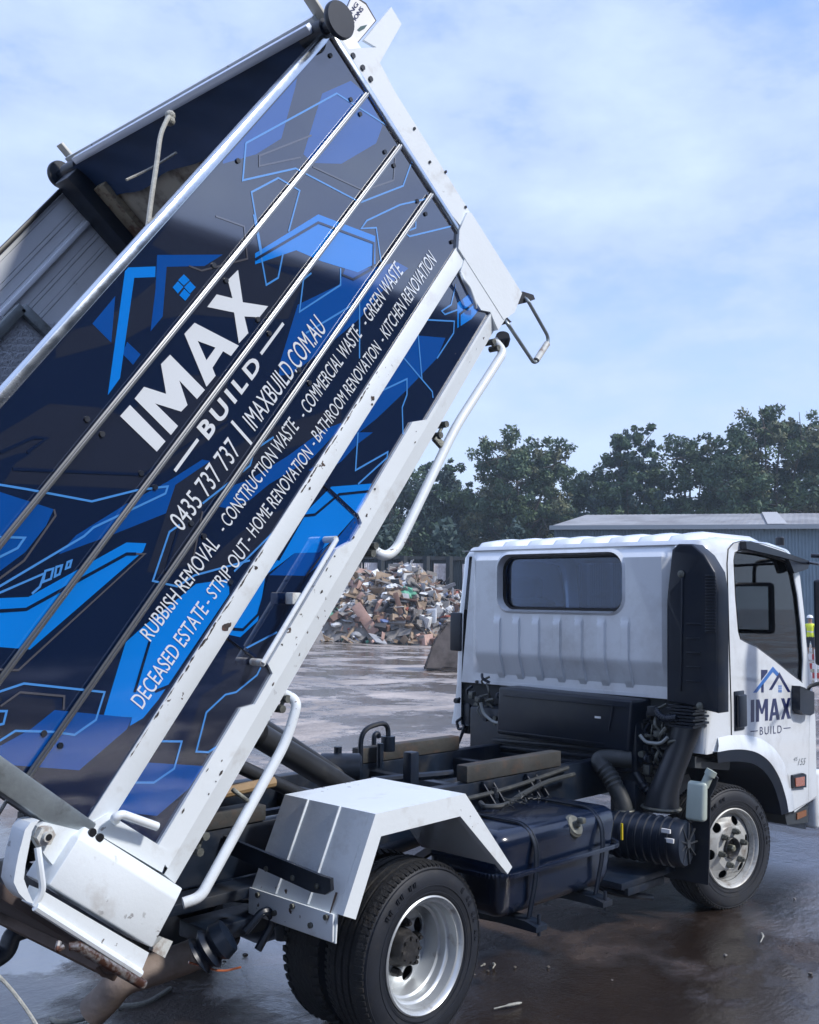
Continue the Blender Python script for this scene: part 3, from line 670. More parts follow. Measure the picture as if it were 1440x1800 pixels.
# ================================================================ wheels
WR, FLR = .345, .218
ZW = .330
def wheel(cx, cy, side_, dish, ang, parent, rimm, kind):
    """side_ = -1: outer face towards -y. dish: rear (deep) or front (convex)"""
    ax = Vector((sin(ang), cos(ang), 0))*side_      # outward
    c = Vector((cx, cy, ZW)); inn = -ax
    # tyre: profile along inward axis from outer face
    wd = .205
    prof = [(.010,FLR-.004),(-.004,FLR+.004),(-.012,FLR+.03),(-.016,.27),(-.010,.305),(.006,.330),(.020,.340),(.040,WR)]
    prof += [(.060,WR),(.062,WR-.009),(.070,WR-.009),(.072,WR),(.096,WR),(.098,WR-.009),(.106,WR-.009),(.108,WR),(.132,WR),(.134,WR-.009),(.142,WR-.009),(.144,WR),(.165,WR)]
    prof += [(.185,.340),(.199,.330),(.215,.305),(.221,.27),(.216,FLR+.03),(.205,FLR+.004),(.19,FLR-.01)]
    bm = nb(); lathe(bm, prof, c, inn, 96, matf=lambda i: 1 if 5 <= i <= 21 else 0)
    # shoulder blocks
    u = inn.cross(Vector((0,0,1))).normalized(); v = Vector((0,0,1))
    for k in range(84):
        a = 2*pi*k/84
        for h0, h1 in ((.003,.040),(.168,.205)):
            r = u*cos(a)+v*sin(a); tg_ = -u*sin(a)+v*cos(a)
            p = c+inn*h0+r*(.333 if h0 < .1 else .344); q = c+inn*h1+r*(.344 if h0 < .1 else .333)
            beam(bm, p-r*.003, q-r*.003, .015, .011, r, 0, 1)
    # sidewall rings and raised size marks
    for rr in (.236, .262, .322):
        P = [c+ax*.0155*(1 if rr < .3 else .3)+(u*cos(2*pi*k/72)+v*sin(2*pi*k/72))*rr for k in range(72)]
        tube(bm, P, .0022, 5, closed=True)
    for k in range(40):
        if k % 20 > 9: continue
        a = 2*pi*k/72; r = u*cos(a)+v*sin(a); t_ = -u*sin(a)+v*cos(a)
        p = c+ax*.0165+r*.290
        if k % 3 != 2: beam(bm, p-r*.011, p+r*.011, .006, .004, ax); beam(bm, p+t_*.009-r*.009, p+t_*.009+r*.009, .004, .004, ax)
    for vv in bm.verts:
        if vv.co.z < .001: vv.co.z = .001
    ty = ob('wheel', bm, [RUB, TREAD], parent)
    bm = nb()
    if dish:   # dual rear rim: deep barrel with the disc far inside
        pr = [(.012,FLR-.016),(-.006,FLR-.010),(-.012,FLR-.002),(-.008,FLR+.004),(.0,FLR+.002),(.004,FLR-.010),(.006,FLR-.022),(.026,FLR-.026),(.040,FLR-.028),(.046,FLR-.038),(.052,FLR-.040),(.078,FLR-.041),(.084,FLR-.050),(.120,FLR-.052),(.135,FLR-.056),(.165,.160)]
        lathe(bm, [(x-0, r) for x, r in pr], c, inn, 96)
        ID = .128
    else:
        pr = [(.012,FLR-.016),(-.006,FLR-.010),(-.012,FLR-.002),(-.008,FLR+.004),(.0,FLR+.002),(.004,FLR-.010),(.006,FLR-.022),(.020,FLR-.028),(.032,FLR-.030)]
        lathe(bm, pr, c, inn, 96)
        ID = .0
    rim = ob('rim', bm, rimm, ty, smooth=50)
    # disc with round vent holes
    nh = 4 if dish else 6
    def disc(r0, r1, h0, h1, off):
        N_ = 120; hr = .027 if dish else .025; rc = .128 if dish else .152
        L_ = []
        outer = [(r0*cos(2*pi*k/N_), r0*sin(2*pi*k/N_)) for k in range(N_)]
        inner = [(r1*cos(2*pi*k/N_), r1*sin(2*pi*k/N_)) for k in range(N_)]
        holes = [[(rc*cos(a0)+hr*cos(b)*1.0*cos(a0)-hr*1.2*sin(b)*sin(a0), rc*sin(a0)+hr*cos(b)*sin(a0)+hr*1.2*sin(b)*cos(a0)) for b in [2*pi*j/20 for j in range(20)]] for a0 in [off+2*pi*i/nh for i in range(nh)]]
        return [outer, inner] + holes
    bm = nb()
    def hmap(x, y):
        r = sqrt(x*x+y*y)
        if dish: h = .142+.006*max(0, min(1, (r-.115)/.05))
        else: h = .004+.034*max(0, min(1, (r-.115)/.075))
        return h
    f0 = lambda x, y: c+inn*hmap(x, y)+u*x+v*y
    f1 = lambda x, y: c+inn*(hmap(x, y)+.006)+u*x+v*y
    # radial rings so the dish can curve
    ro = .165 if dish else FLR-.028
    plate(bm, disc(.166 if dish else FLR-.029, .055 if dish else .118, 0, 0, (.45 if dish else 1.22)), f0, f1)
    if not dish: plate(bm, [[(.118*cos(2*pi*k/60), .118*sin(2*pi*k/60)) for k in range(60)], [(.055*cos(2*pi*k/60), .055*sin(2*pi*k/60)) for k in range(60)]], f0, f1)
    dk = ob('wheel_disc', bm, rimm, ty, smooth=30)
    bm = nb(); hd = .19 if dish else .07; lathe(bm, [(hd,0),(hd,.17 if dish else .185)], c, inn, 40); ob('dark_backing', bm, SEALM, ty)  # black disc added behind the vent holes so they look dark
    hb0 = .142 if dish else .004
    bm = nb()
    if dish:
        lathe(bm, [(hb0,.076),(hb0-.02,.074),(hb0-.03,.068),(hb0-.055,.062),(hb0-.066,.054),(hb0-.070,.040),(hb0-.070,0)], c, inn, 40)
        for k in range(8):
            a = 2*pi*k/8; p = c+inn*(hb0-.066)+u*.046*cos(a)+v*.046*sin(a); cyl(bm, p, p-inn*.010, .007, 8)
    else:
        lathe(bm, [(hb0+.01,.062),(hb0-.012,.060),(hb0-.016,.056),(hb0-.010,.050),(hb0+.015,.040),(hb0+.015,.0)], c, inn, 40)
    ob('hub', bm, HUBM, ty)
    if not dish:
        bm = nb(); lathe(bm, [(hb0+.02,.020),(hb0-.018,.019),(hb0-.024,.013),(hb0-.024,0)], c, inn, 6); ob('hub_cap', bm, mat('brass_cap', (.22, .22, .17), .5, metal=.5), ty)
    for k in range(6):
        a = 2*pi*k/6+.25; p = c+inn*hb0+u*.093*cos(a)+v*.093*sin(a)
        bm = nb(); lathe(bm, [(.004,.019),(-.008,.019),(-.012,.017),(-.030,.015),(-.030,0)], p, inn, 6)
        lathe(bm, [(-.03,.009),(-.042,.008),(-.042,0)], p, inn, 10)
        ob('wheel_nut', bm, HUBM if dish else CAST, ty)
    return ty
wheel(0, -.985, -1, True, 0, truck, RIM, 'rear')
STR = -.244
wheel(2.544, -1.005, -1, False, -STR, truck, RIMW, 'front')
def plain_wheel(cx, cy, name='wheel', ang=0):
    ax = Vector((sin(ang), cos(ang), 0)); bm = nb()
    lathe(bm, [(0,.19),(0,FLR),(-.006,.27),(.012,.33),(.04,WR),(.165,WR),(.199,.33),(.215,.27),(.205,FLR),(.19,.19)], (cx, cy, ZW), ax, 64, matf=lambda i: 1 if 2 < i < 6 else 0)
    for k in range(56):
        a = 2*pi*k/56; r = Vector((ax.y, -ax.x, 0))*cos(a)+Vector((0,0,1))*sin(a); c = Vector((cx, cy, ZW))
        beam(bm, c+ax*.003+r*.333, c+ax*.04+r*.344, .02, .012, r, 0, 1); beam(bm, c+ax*.168+r*.344, c+ax*.205+r*.333, .02, .012, r, 0, 1)
    lathe(bm, [(.10,.0),(.10,.19),(.11,.19),(.11,.0)], (cx, cy, ZW), ax, 32)
    for vv in bm.verts:
        if vv.co.z < .001: vv.co.z = .001
    return ob(name, bm, [RUB, TREAD], truck)
plain_wheel(0, -.745); plain_wheel(0, .50); plain_wheel(0, .74); plain_wheel(2.544, .68, ang=-STR)

# ================================================================ chassis
bm = nb()
for y0, y1 in ((-.42,-.35), (.35,.42)):
    box(bm, (-.98, y0, .60), (3.5, y1, .80), .006)
fr_ = ob('chassis_rail', bm, BLK, truck)
bm = nb()
for x in (-.95, -.55, .35, 1.0, 1.7, 2.2): box(bm, (x, -.349, .64), (x+.06, .349, .76), .004)
split('cross_member', bm, BLK, fr_)
for y0, y1, x0, x1 in ((-.425,-.355,.91,1.71), (.35,.42,.93,1.76)):
    bm = nb(); box(bm, (x0, y0, .803), (x1, y1, .885), .006); ob('rail_block', bm, PADM, fr_)
bm = nb(); box(bm, (-.98, -.43, .803), (-.35, -.34, .865), .006); ob('rail_block', bm, PADM, fr_); bm = nb(); box(bm, (-.98, .34, .803), (-.35, .43, .865), .006); ob('rail_block', bm, PADM, fr_)
bm = nb()
for y in (-.10,.10): tube(bm, [(-1.0,y,.70),(2.1,y,.68)], .022, 8)
tube(bm, [(.95,-.30,.83),(.62,-.05,.80)], .02, 8)
split('air_line', bm, BLK, fr_)
# post and brackets along the near rail
bm = nb(); box(bm, (.60,-.335,.74), (.66,-.28,.97), .008); ob('rail_post', bm, BLKP, fr_)
for x in (1.02, 1.38):
    bm = nb(); z = .70
    for a in (0, .075):
        beam(bm, (x+a,-.425,z+.09), (x+a+.02,-.50,z-.02), .008, .03, (0,1,0))
    box(bm, (x-.005,-.445,z+.06), (x+.085,-.425,z+.10), .004); box(bm, (x+.01,-.52,z-.04), (x+.10,-.43,z-.025), .003)
    cyl(bm, (x+.05,-.47,z+.07), (x+.05,-.47,z-.06), .012, 10); cyl(bm, (x+.05,-.47,z+.02), (x+.05,-.47,z+.04), .022, 8)
    ob('mount_bracket', bm, BLK, fr_)
for (x, y, z, q) in ((-.25,.35,.87,0), (.88,.30,.9,1), (1.1,.42,.9,2)):
    bm = nb()
    if q == 1:
        tube(bm, rounded([(x,y,.80),(x,y,1.0),(x+.18,y-.03,1.03),(x+.18,y-.03,.9)], .08), .014, 8)
        cyl(bm, (x+.18,y-.03,.87), (x+.18,y-.03,.95), .04, 12); cyl(bm, (x+.05,y-.1,.80), (x+.05,y-.1,.93), .018, 8)
    elif q == 2: tube(bm, rounded([(x,y,.88),(x,y,.94),(x+.03,y,.95),(x+.04,y,.92)], .02), .014, 8)
    else: box(bm, (x,y,.84), (x+.03,y+.06,1.02), .006)
    ob('rail_fitting', bm, BLK, fr_)
# hoist rams, sump tank
bm = nb()
for a, b, r in (((-.42,-.20,1.22),(.42,-.12,.78),.055), ((-.35,-.02,1.28),(.50,.02,.80),.045), ((-.62,-.25,1.12),(.25,-.22,.72),.03)):
    tube(bm, [Vector(a), Vector(a).lerp(Vector(b), .25), Vector(a).lerp(Vector(b), .26), Vector(b)], [r*.72, r*.72, r, r], 20)
ob('hoist_ram', bm, mat('ram_grey', (.022, .024, .028), .4, var=.3, dirt=(.06, .06, .055)), truck)
bm = nb(); lathe(bm, [(0,0),(0,.06),(.012,.075),(.20,.075),(.212,.06),(.212,0)], (.42,.12,.86), (.75,-.65,0), 28); cyl(bm, (.50,.07,.93), (.50,.07,.965), .02, 10)
ob('oil_tank', bm, BLK, truck)
# stub frame timber and boxes behind the hoops
bm = nb(); box(bm, (-1.0,-.30,.90), (-.45,.30,1.0), .01); ob('hoist_frame', bm, BLK, truck)
bm = nb(); cyl(bm, (-.9,-.47,.93), (-.35,-.47,.96), .022, 10); ob('dump_prop', bm, mat('tan_paint', (.30,.20,.10), .5, var=.2, dirt=(.1,.06,.04)), truck)
# rear axle, springs
bm = nb(); cyl(bm, (0,-.9,ZW), (0,.9,ZW), .055, 16); lathe(bm, [(-.16,0),(-.14,.12),(-.05,.17),(.05,.17),(.14,.12),(.16,0)], (0,0,ZW), (1,0,0), 24)
cyl(bm, (0,0,ZW+.02), (2.0,0,.55), .04, 12)
for y in (-.5,.5):
    for k in range(5): P = [(-.6+.08*k,y,.56-.02*k),(0,y,.42-.016*k),(.6-.08*k,y,.56-.02*k)]; Q = catmull(P, 6); [beam(bm, Q[i], Q[i+1], .06, .012, (0,0,1)) for i in range(len(Q)-1)]
    cyl(bm, (-.3,y,.35), (-.34,y,.62), .035, 12)
ob('rear_axle', bm, BLK, truck)
bm = nb()
lathe(bm, [(0,0),(0,.05),(.01,.07),(.03,.055),(.05,.075),(.07,.055),(.09,.07),(.13,.06),(.14,0)], (-.80,-.62,.42), (.6,-.5,.55), 18)
tube(bm, rounded([(-.62,-.66,.48),(-.56,-.70,.56),(-.50,-.68,.50),(-.56,-.66,.40)], .04), .016, 8)
tube(bm, rounded([(-.85,-.64,.42),(-.74,-.68,.37),(-.66,-.69,.37)], .05), .004, 8, mi=1)
ob('air_spring', bm, [BLKP, ORANGE], truck)
bm = nb(); box(bm, (-1.02,-.42,.46), (-.94,.50,.60), .01); box(bm, (-.95,-.56,.56), (-.2,-.43,.60), .004)
box(bm, (-.75,-.60,.44), (-.25,-.43,.50), .006)
ob('rear_cross_member', bm, BLK, truck)
# towing hook reaching out behind
bm = nb(); P = rounded([at(190,1590,1,0), at(70,1625,1,0), at(20,1642,1,0), at(14,1672,1,0), at(-25,1696,1,0)], .05); tube(bm, P, .034, 12); P = [at(70,1625,1,0), at(200,1595,1,0)]; beam(bm, P[0], P[1], .07, .06, (0,0,1), .008)
ob('tow_hook', bm, BLK, truck)
# exhaust
bm = nb(); P = [at(400,1640,2,.46), at(352,1674,2,.36), at(300,1694,2,.33), at(212,1722,2,.30), at(190,1752,2,.23), at(163,1778,2,.17)]
P = rounded(P, .08, 6); tube(bm, P, .058, 22, cap=False); tube(bm, [p for p in P[::-1]], .054, 22, cap=False)
ob('exhaust_pipe', bm, mat('rusty_exhaust', (.27, .215, .185), .65, var=.25, vscale=9, dirt=(.20, .16, .13), dscale=12, dlo=.5, dhi=.75, bump=.2), truck)

# ================================================================ rear mudguard
YO = -1.0
def fz(x, y, yy): q = at(x, y, 1, yy); return q
yi, yo = -.56, -1.035
pr = [(-.520,.50),(-.515,.60),(-.365,.925),(.135,.935),(.44,.60)]     # outline x,z
bm = nb()
O_ = [Vector((x, yo, z)) for x, z in pr]; I_ = [Vector((x, yi, z)) for x, z in pr]
tk = .006
for i in range(4):
    a, b = Vector((pr[i][0],0,pr[i][1])), Vector((pr[i+1][0],0,pr[i+1][1])); nrm = Vector((-(b-a).z, 0, (b-a).x)).normalized()
    V = [p+nrm*k for k in (0, -tk) for p in (O_[i], O_[i+1], I_[i+1], I_[i])]
    addpoly(bm, V, [(0,1,2,3),(4,7,6,5),(0,4,5,1),(1,5,6,2),(2,6,7,3),(3,7,4,0)])
mg = ob('mudguard', bm, TRAYW, truck, smooth=20)
bm = nb()
li = [(-.425,.56),(-.33,.838),(.095,.850),(.395,.575)]; lo = [(-.485,.56),(-.365,.925),(.135,.935),(.44,.60)]
lo[0] = (-.515,.60); li[0] = (-.44,.572)
plate(bm, [[(-.515,.60),(-.365,.925),(.135,.935),(.44,.60),(.41,.577),(.105,.852),(-.335,.842),(-.455,.575)]], lambda a, b: (a, yo-.012-.02, b), lambda a, b: (a, yo-.001, b))
vs = list(bm.verts)
ob('guard_lip', bm, TRAYW, mg, smooth=20)
bm = nb()
for yy in (-.70, -.88):
    for i in (1, 2):
        a, b = Vector((pr[i][0],yy,pr[i][1])), Vector((pr[i+1][0],yy,pr[i+1][1])); nrm = Vector((-(b-a).z,0,(b-a).x)).normalized(); 
        if i == 2: continue
        beam(bm, a+nrm*.002, b+nrm*.002, .010, .008, nrm, .003)
    a, b = Vector((-.515,yy,.60)), Vector((-.365,yy,.925)); nrm = Vector((-(b-a).z,0,(b-a).x)).normalized(); beam(bm, a-nrm*.001, b-nrm*.001, .014, .008, nrm, .003)
split('pressed_rib', bm, TRAYW, mg)
bm = nb(); box(bm, (-.53,yo+.005,.505), (-.521,yi,.60), .002); fl = ob('guard_skirt', bm, TRAYW, mg)
bm = nb()
for y in (-.62,-.72,-.82,-.92,-1.0):
    z = .585 if y in (-.62,-.82,-1.0) else .54
    cyl(bm, (-.531,y,z), (-.541,y,z), .010, 10)
split('bolt', bm, CAST, fl)
bm = nb(); P = []
plate(bm, [[(-.43,.745),(-1.00,.700),(-1.045,.70),(-1.05,.66),(-1.02,.64),(-.95,.635),(-.43,.685)]], lambda y, z: (-.545+.0*(z), y, z+.03), lambda y, z: (-.560, y, z+.03))
br = ob('mudguard_bracket', bm, BLK, truck)
bm = nb(); RT_ = random.Random(4)
for (y0, z0, w_, h_) in ((-1.012,.665,.006,.10),(-.585,.70,.004,.03)):
    P = [(y0-w_, z0), (y0+w_, z0), (y0+w_*.7, z0-h_*.5), (y0+w_*.2, z0-h_), (y0-w_*.4, z0-h_*.7)]
    plate(bm, [P], lambda a, b: (-.523+(b-.60)*.46-.004, a, b), None)
ob('rust_streak', bm, RUST, mg, smooth=0)
bm = nb(); 
for y in (-.70,-.85,-.98): lathe(bm, [(0,0),(0,.010),(.006,.010),(.010,0)], (-.561,y,.70-.03*abs(y+.7)), (-1,0,0), 12)
split('bracket_bolt', bm, CAST, br)

# ================================================================ fuel tank
bm = nb(); vs, _ = addpoly(bm, [(x, y, z) for x in (.50,1.47) for y in (-.96,-.50) for z in (.315,.70)], BF)
for v_ in vs:
    if v_.co.z < .4 and v_.co.y < -.7: v_.co.y += .04
    if v_.co.z < .4: v_.co.x += .05*(1 if v_.co.x < 1 else -1)
bev(bm, vs, .075, 6)
ft = ob('fuel_tank', bm, TANKM, truck, smooth=60)
bm = nb(); P = [(.54,-.55,.52),(.49,-.55,.52),(.49,-.90,.52),(.56,-.972,.52),(1.42,-.972,.52),(1.485,-.90,.52),(1.485,-.55,.52)]
P2 = rounded(P[1:], .05, 5)
for a, b in zip(P2, P2[1:]): beam(bm, a, b, .016, .022, (0,0,1), .004)
ob('tank_seam', bm, TANKM, ft)
for x in (.74, 1.27):
    bm = nb(); Q = rounded([(x,-.50,.708),(x,-.90,.708),(x,-.968,.64),(x,-.972,.50),(x,-.93,.305)], .06, 5)
    for a, b in zip(Q, Q[1:]): beam(bm, a, b, .030, .005, (b-a).normalized().cross(Vector((1,0,0))), 0)
    for e in (-.012,.012): tube(bm, [Vector(q)+Vector((e,-.002,.002)) for q in Q], .004, 6)
    ob('tank_strap', bm, BLKP, ft)
    bm = nb(); plate(bm, [[(-.45,.31),(-.94,.30),(-1.0,.285),(-1.0,.262),(-.80,.262),(-.45,.24)]], lambda y, z: (x-.04, y, z), lambda y, z: (x+.04, y, z)); cyl(bm, (x,-.985,.24), (x,-.985,.33), .008, 8)
    ob('tank_cradle', bm, BLK, ft)
bm = nb(); c = at(1006, 1462, 1, -.975)
ax = Vector((.0,-.85,.52)).normalized()
lathe(bm, [(-.03,.055),(.0,.055),(.004,.050),(.012,.046),(.016,.018),(.03,.016),(.032,.0)], (1.075,-.94,.655), ax, 24); box(bm, (1.06,-1.0,.672), (1.09,-.965,.70), .006)
ob('fuel_cap', bm, CAST, ft)
bm = nb(); lathe(bm, [(-.05,.062),(-.028,.062),(-.028,.05)], (1.075,-.94,.655), ax, 24); ob('filler_collar', bm, SEALM, ft)
bm = nb(); box(bm, (1.474,-.955,.53), (1.480,-.945,.61)); ob('reflector', bm, YEL, ft)
# pipes lying across the tank top
bm = nb()
for P, r in (([(.85,-.56,.735),(.82,-.62,.73),(.92,-.66,.732),(1.15,-.58,.74),(1.45,-.52,.76),(1.75,-.48,.76)], .013), ([(.80,-.47,.74),(1.2,-.46,.75),(1.75,-.44,.79)], .012)):
    tube(bm, catmull(P, 6), r, 8)
for i in range(26):
    p = Vector((.90+random.uniform(0,.26), -.62-random.uniform(0,.12), .735+random.uniform(0,.02))); q = p+Vector((random.uniform(-.05,.05), random.uniform(-.04,.04), random.uniform(-.01,.02)))
    tube(bm, [p, q], .003, 5)
ob('pipe_bundle', bm, HOSE, truck)

# ================================================================ cab
XR = 2.30
YR, YL = -.985, .885
prof = [(XR,1.155),(XR,1.60),(XR,2.0),(XR+.05,2.065),(2.60,2.095),(3.25,2.10),(3.50,2.075),(3.60,2.00),(3.72,1.60),(3.83,1.22),(3.85,.95),(3.85,.42)]
prof += [(3.45,.40),(3.43,.52),(3.36,.66),(3.24,.78),(3.08,.855),(2.88,.885),(2.55,.875),(2.50,.87),(XR,.87)]
def rrect(a0, a1, b0, b1, r, n=6):
    o = []
    for cx, cy, s in ((a1-r,b1-r,0),(a0+r,b1-r,pi/2),(a0+r,b0+r,pi),(a1-r,b0+r,3*pi/2)):
        for i in range(n+1): t = s+pi/2*i/n; o.append((cx+r*cos(t), cy+r*sin(t)))
    return o
# the side glass outline read off the door
WPX = [(1289,985),(1291,971),(1300,966),(1320,968),(1345,974),(1370,982),(1388,990),(1395,1010),(1402,1046),(1408,1100),(1412,1160),(1410,1200),(1390,1185),(1362,1162),(1330,1138),(1310,1129),(1301,1124),(1297,1110),(1292,1050)]
WIN = [tuple(at(x, y, 1, YR)[i] for i in (0, 2)) for x, y in WPX]
WIN = [(a, b) for a, b in WIN]
RW = rrect(-.470, .435, 1.655, 1.985, .085)
RR_ = .085
def inset(P, d):
    o = []; n = len(P); ar = sum(P[i][0]*P[(i+1) % n][1]-P[(i+1) % n][0]*P[i][1] for i in range(n)); sg_ = 1 if ar > 0 else -1
    for i in range(n):
        a, b, c = Vector(P[i-1]), Vector(P[i]), Vector(P[(i+1) % n]); u, v = (b-a).normalized(), (c-b).normalized()
        n1, n2 = Vector((-u.y, u.x))*sg_, Vector((-v.y, v.x))*sg_; m = (n1+n2).normalized(); k = d/max(.45, m.dot(n1))
        if b.y < 1.1: k = 0 if b.x < 3.8 else k*.5
        o.append((b.x+m.x*k, b.y+m.y*k))
    return o
def taper(v):
    m_ = (YR+YL)/2; k = max(0, (v.z-1.25)/.85)
    return v if v.y < m_ else Vector((v.x, m_+(v.y-m_)*(1-.09*k*k), v.z))
bm = nb(); rings = []
K_ = 6
seq = [(RR_*(1-sin(pi/2*k/K_)), YR+RR_*(1-cos(pi/2*k/K_))) for k in range(K_+1)]; seq += [(i_, YR+YL-y_) for i_, y_ in reversed(seq)]
for i_, y_ in seq: rings.append([bm.verts.new(taper(Vector((x, y_, z)))) for x, z in inset(prof, i_)])
NP = len(prof); mid_ = K_
for r_, (A_, C_) in enumerate(zip(rings, rings[1:])):
    for k in range(NP):
        x0_, z0_ = prof[k]; x1_, z1_ = prof[(k+1) % NP]
        if r_ == mid_ and x0_ == XR and x1_ == XR: continue
        if r_ == mid_ and x0_ > 3.55 and max(z0_, z1_) <= 2.0 and min(z0_, z1_) > 1.2: continue
        bm.faces.new((A_[k], A_[(k+1) % NP], C_[(k+1) % NP], C_[k]))
ys0, ys1 = YR+RR_, YL-RR_
plate(bm, [[(ys0,1.155),(ys1,1.155),(ys1-.085,2.0),(ys0,2.0)], RW], lambda a, c: (XR, a, c), lambda a, c: (XR+.02, a, c))
for y_, s_ in ((YR, 1), (YL, -1)):
    IN = inset(prof, RR_)
    ww = WIN
    plate(bm, [IN, ww], lambda a, c: tuple(taper(Vector((a, y_, c)))), lambda a, c: tuple(taper(Vector((a, y_+.03*s_, c)))))
cab = ob('cab', bm, CABW, truck, smooth=40)
bm = nb()
inner = [(XR+.06,1.20),(XR+.06,1.60),(XR+.06,1.66)]
box(bm, (XR+.03, YR+.05, 1.0), (3.78, YL-.05, 1.03)); box(bm, (XR+.06, YR+.08, 2.03), (3.5, YL-.15, 2.045))
box(bm, (XR+.025, YR+.05, 1.03), (XR+.05, YL-.05, 1.64)); box(bm, (3.2, YR+.04, 1.03), (3.72, YR+.06, 1.2))
ob('cab_lining', bm, mat('cab_lining', (.045, .05, .055), .8), cab)
# glass, seals
def seal(pts, r, fn, name, par=cab, m_=SEALM):
    bm = nb(); tube(bm, [fn(a, b) for a, b in pts], r, 6, closed=True); return ob(name, bm, m_, par)
bm = nb(); plate(bm, [RW], lambda a, b: (XR+.012, a, b), lambda a, b: (XR+.016, a, b)); ob('rear_window', bm, GLR, cab, smooth=0)
seal(RW, .011, lambda a, b: (XR-.004, a, b), 'window_seal')
bm = nb(); plate(bm, [WIN], lambda a, b: (a, YR+.012, b), lambda a, b: (a, YR+.016, b)); ob('side_window', bm, GLS, cab, smooth=0)
bm = nb(); plate(bm, [WIN], lambda a, b: tuple(taper(Vector((a, YL-.012, b)))), lambda a, b: tuple(taper(Vector((a, YL-.016, b))))); ob('side_window', bm, GLS, cab, smooth=0)
seal(WIN, .010, lambda a, b: (a, YR+.004, b), 'window_seal')
bm = nb(); V = [(3.80,YR+.06,1.30),(3.80,YL-.06,1.30),(3.60,YL-.12,1.99),(3.60,YR+.12,1.99)]; addpoly(bm, V, [(0,1,2,3)]); ob('windscreen', bm, GLS, cab, smooth=0)
# door skin, seams, handle
DO = [(1287,1322),(1286,1240),(1282,1100),(1279,990),(1281,966),(1290,955),(1306,951),(1345,957),(1378,968),(1398,984),(1406,1010),(1414,1080),(1421,1180),(1423,1260),(1421,1410),(1396,1424),(1381,1430),(1376,1402),(1366,1372),(1350,1346),(1330,1330),(1308,1323)]
DOP = [tuple(at(x, y, 1, YR-.004)[i] for i in (0, 2)) for x, y in DO]
W2 = [tuple(at(x, y, 1, YR-.004)[i] for i in (0, 2)) for x, y in WPX]
cxw, czw = sum(a for a, b in W2)/len(W2), sum(b for a, b in W2)/len(W2)
W3 = [(cxw+(a-cxw)*1.035, czw+(b-czw)*1.03) for a, b in W2]
def lean(a, y, b):
    return (a, y, b)
def grid_plate(bm, loops, yo_, yi_):
    plate(bm, loops, lambda a, b: (a, yo_, b), lambda a, b: (a, yi_, b))
    for v_ in bm.verts: v_.co = Vector(lean(*v_.co))
bm = nb(); grid_plate(bm, [DOP, W2], YR-.005, YR+.002)
door = ob('door', bm, CABW, cab, smooth=30)
bm = nb(); DP2 = [lean(a, YR-.001, b) for a, b in DOP]
tube(bm, DP2, .0045, 6, closed=True); ob('door_seam', bm, SEALM, cab)
# shut line crease and arch flare
bm = nb(); A_ = [(1262,1322),(1287,1318),(1310,1318),(1333,1324),(1354,1340),(1371,1368),(1382,1402),(1387,1428)]; Bo = [(1263,1297),(1288,1292),(1314,1292),(1342,1300),(1368,1322),(1385,1356),(1394,1395),(1398,1424)]
LA = [tuple(at(x, y, 1, YR-.03)[i] for i in (0, 2)) for x, y in A_]; LB = [tuple(at(x, y, 1, YR-.006)[i] for i in (0, 2)) for x, y in Bo]
la = catmull([(a, 0, b) for a, b in LA], 4); lb2 = catmull([(a, 0, b) for a, b in LB], 4)
V = [];
for a, b in zip(la, lb2):
    V += [(b.x, YR-.004, b.z), (a.x*.55+b.x*.45, YR-.024, a.z*.55+b.z*.45), (a.x, YR-.030, a.z), (a.x, YR+.02, a.z-.0)]
addpoly(bm, V, [(i*4+j, i*4+j+1, i*4+j+5, i*4+j+4) for i in range(len(la)-1) for j in range(3)])
ob('arch_flare', bm, CABW, cab, smooth=45)
bm = nb(); V = []
for a in la: V += [(a.x, YR-.029, a.z), (a.x+(.012 if a.x > 3.2 else 0), YR-.026, a.z-.05), (a.x, YR+.25, a.z-.03)]
V2 = []
cxa = 2.62
for a in la:
    d_ = Vector((cxa-a.x, 0, .33-a.z)).normalized(); V2 += [(a.x, YR-.027, a.z), (a.x+d_.x*.07, YR-.015, a.z+d_.z*.07), (a.x+d_.x*.07, YR+.55, a.z+d_.z*.07)]
addpoly(bm, V2, [(i*3+j, i*3+j+1, i*3+j+4, i*3+j+3) for i in range(len(la)-1) for j in range(2)])
ob('arch_liner', bm, BLKP, cab, smooth=45)
bm = nb(); hx = [tuple(at(x, y, 1, YR-.03)[i] for i in (0, 2)) for x, y in ((1297,1216),(1314,1214),(1316,1283),(1298,1286))]
box(bm, (hx[0][0], YR-.012, hx[3][1]), (hx[1][0]+.0, YR-.003, hx[0][1]), .004); 
box(bm, (hx[0][0]+.012, YR-.035, hx[3][1]+.02), (hx[1][0]-.012, YR-.013, hx[0][1]-.02), .008, seg=3)
ob('door_handle', bm, BLKP, cab)
# door writing
ZD = (1300, 1150, 1096/140)
def zd(x, y): return (ZD[0]+x/ZD[2], ZD[1]+y/ZD[2])
YDT = YR-.0062
def dflat(loops, m_, name='house_logo'):
    bm = nb(); plate(bm, [[tuple(at(*zd(*p), 1, YDT)[i] for i in (0, 2)) for p in lp] for lp in loops], lambda a, b: (a, YDT, b), lambda a, b: (a, YDT+.001, b)); ob(name, bm, m_, door, smooth=0)
dflat([[(300,215),(388,215),(388,250),(300,365)]], LOGOD); dflat([[(302,440),(336,400),(336,528),(302,528)]], LOGOD)
dflat([[(190,530),(462,170),(548,268),(518,305),(462,245),(240,530)]], LOGOB)
dflat([[(408,492),(552,248),(708,522),(668,522),(552,318),(450,492)]], LOGOD)
for x in (538, 564):
    for y in (430, 458, 486, 508): dflat([[(x,y),(x+20,y),(x+20,y+18),(x,y+18)]], LOGOB)
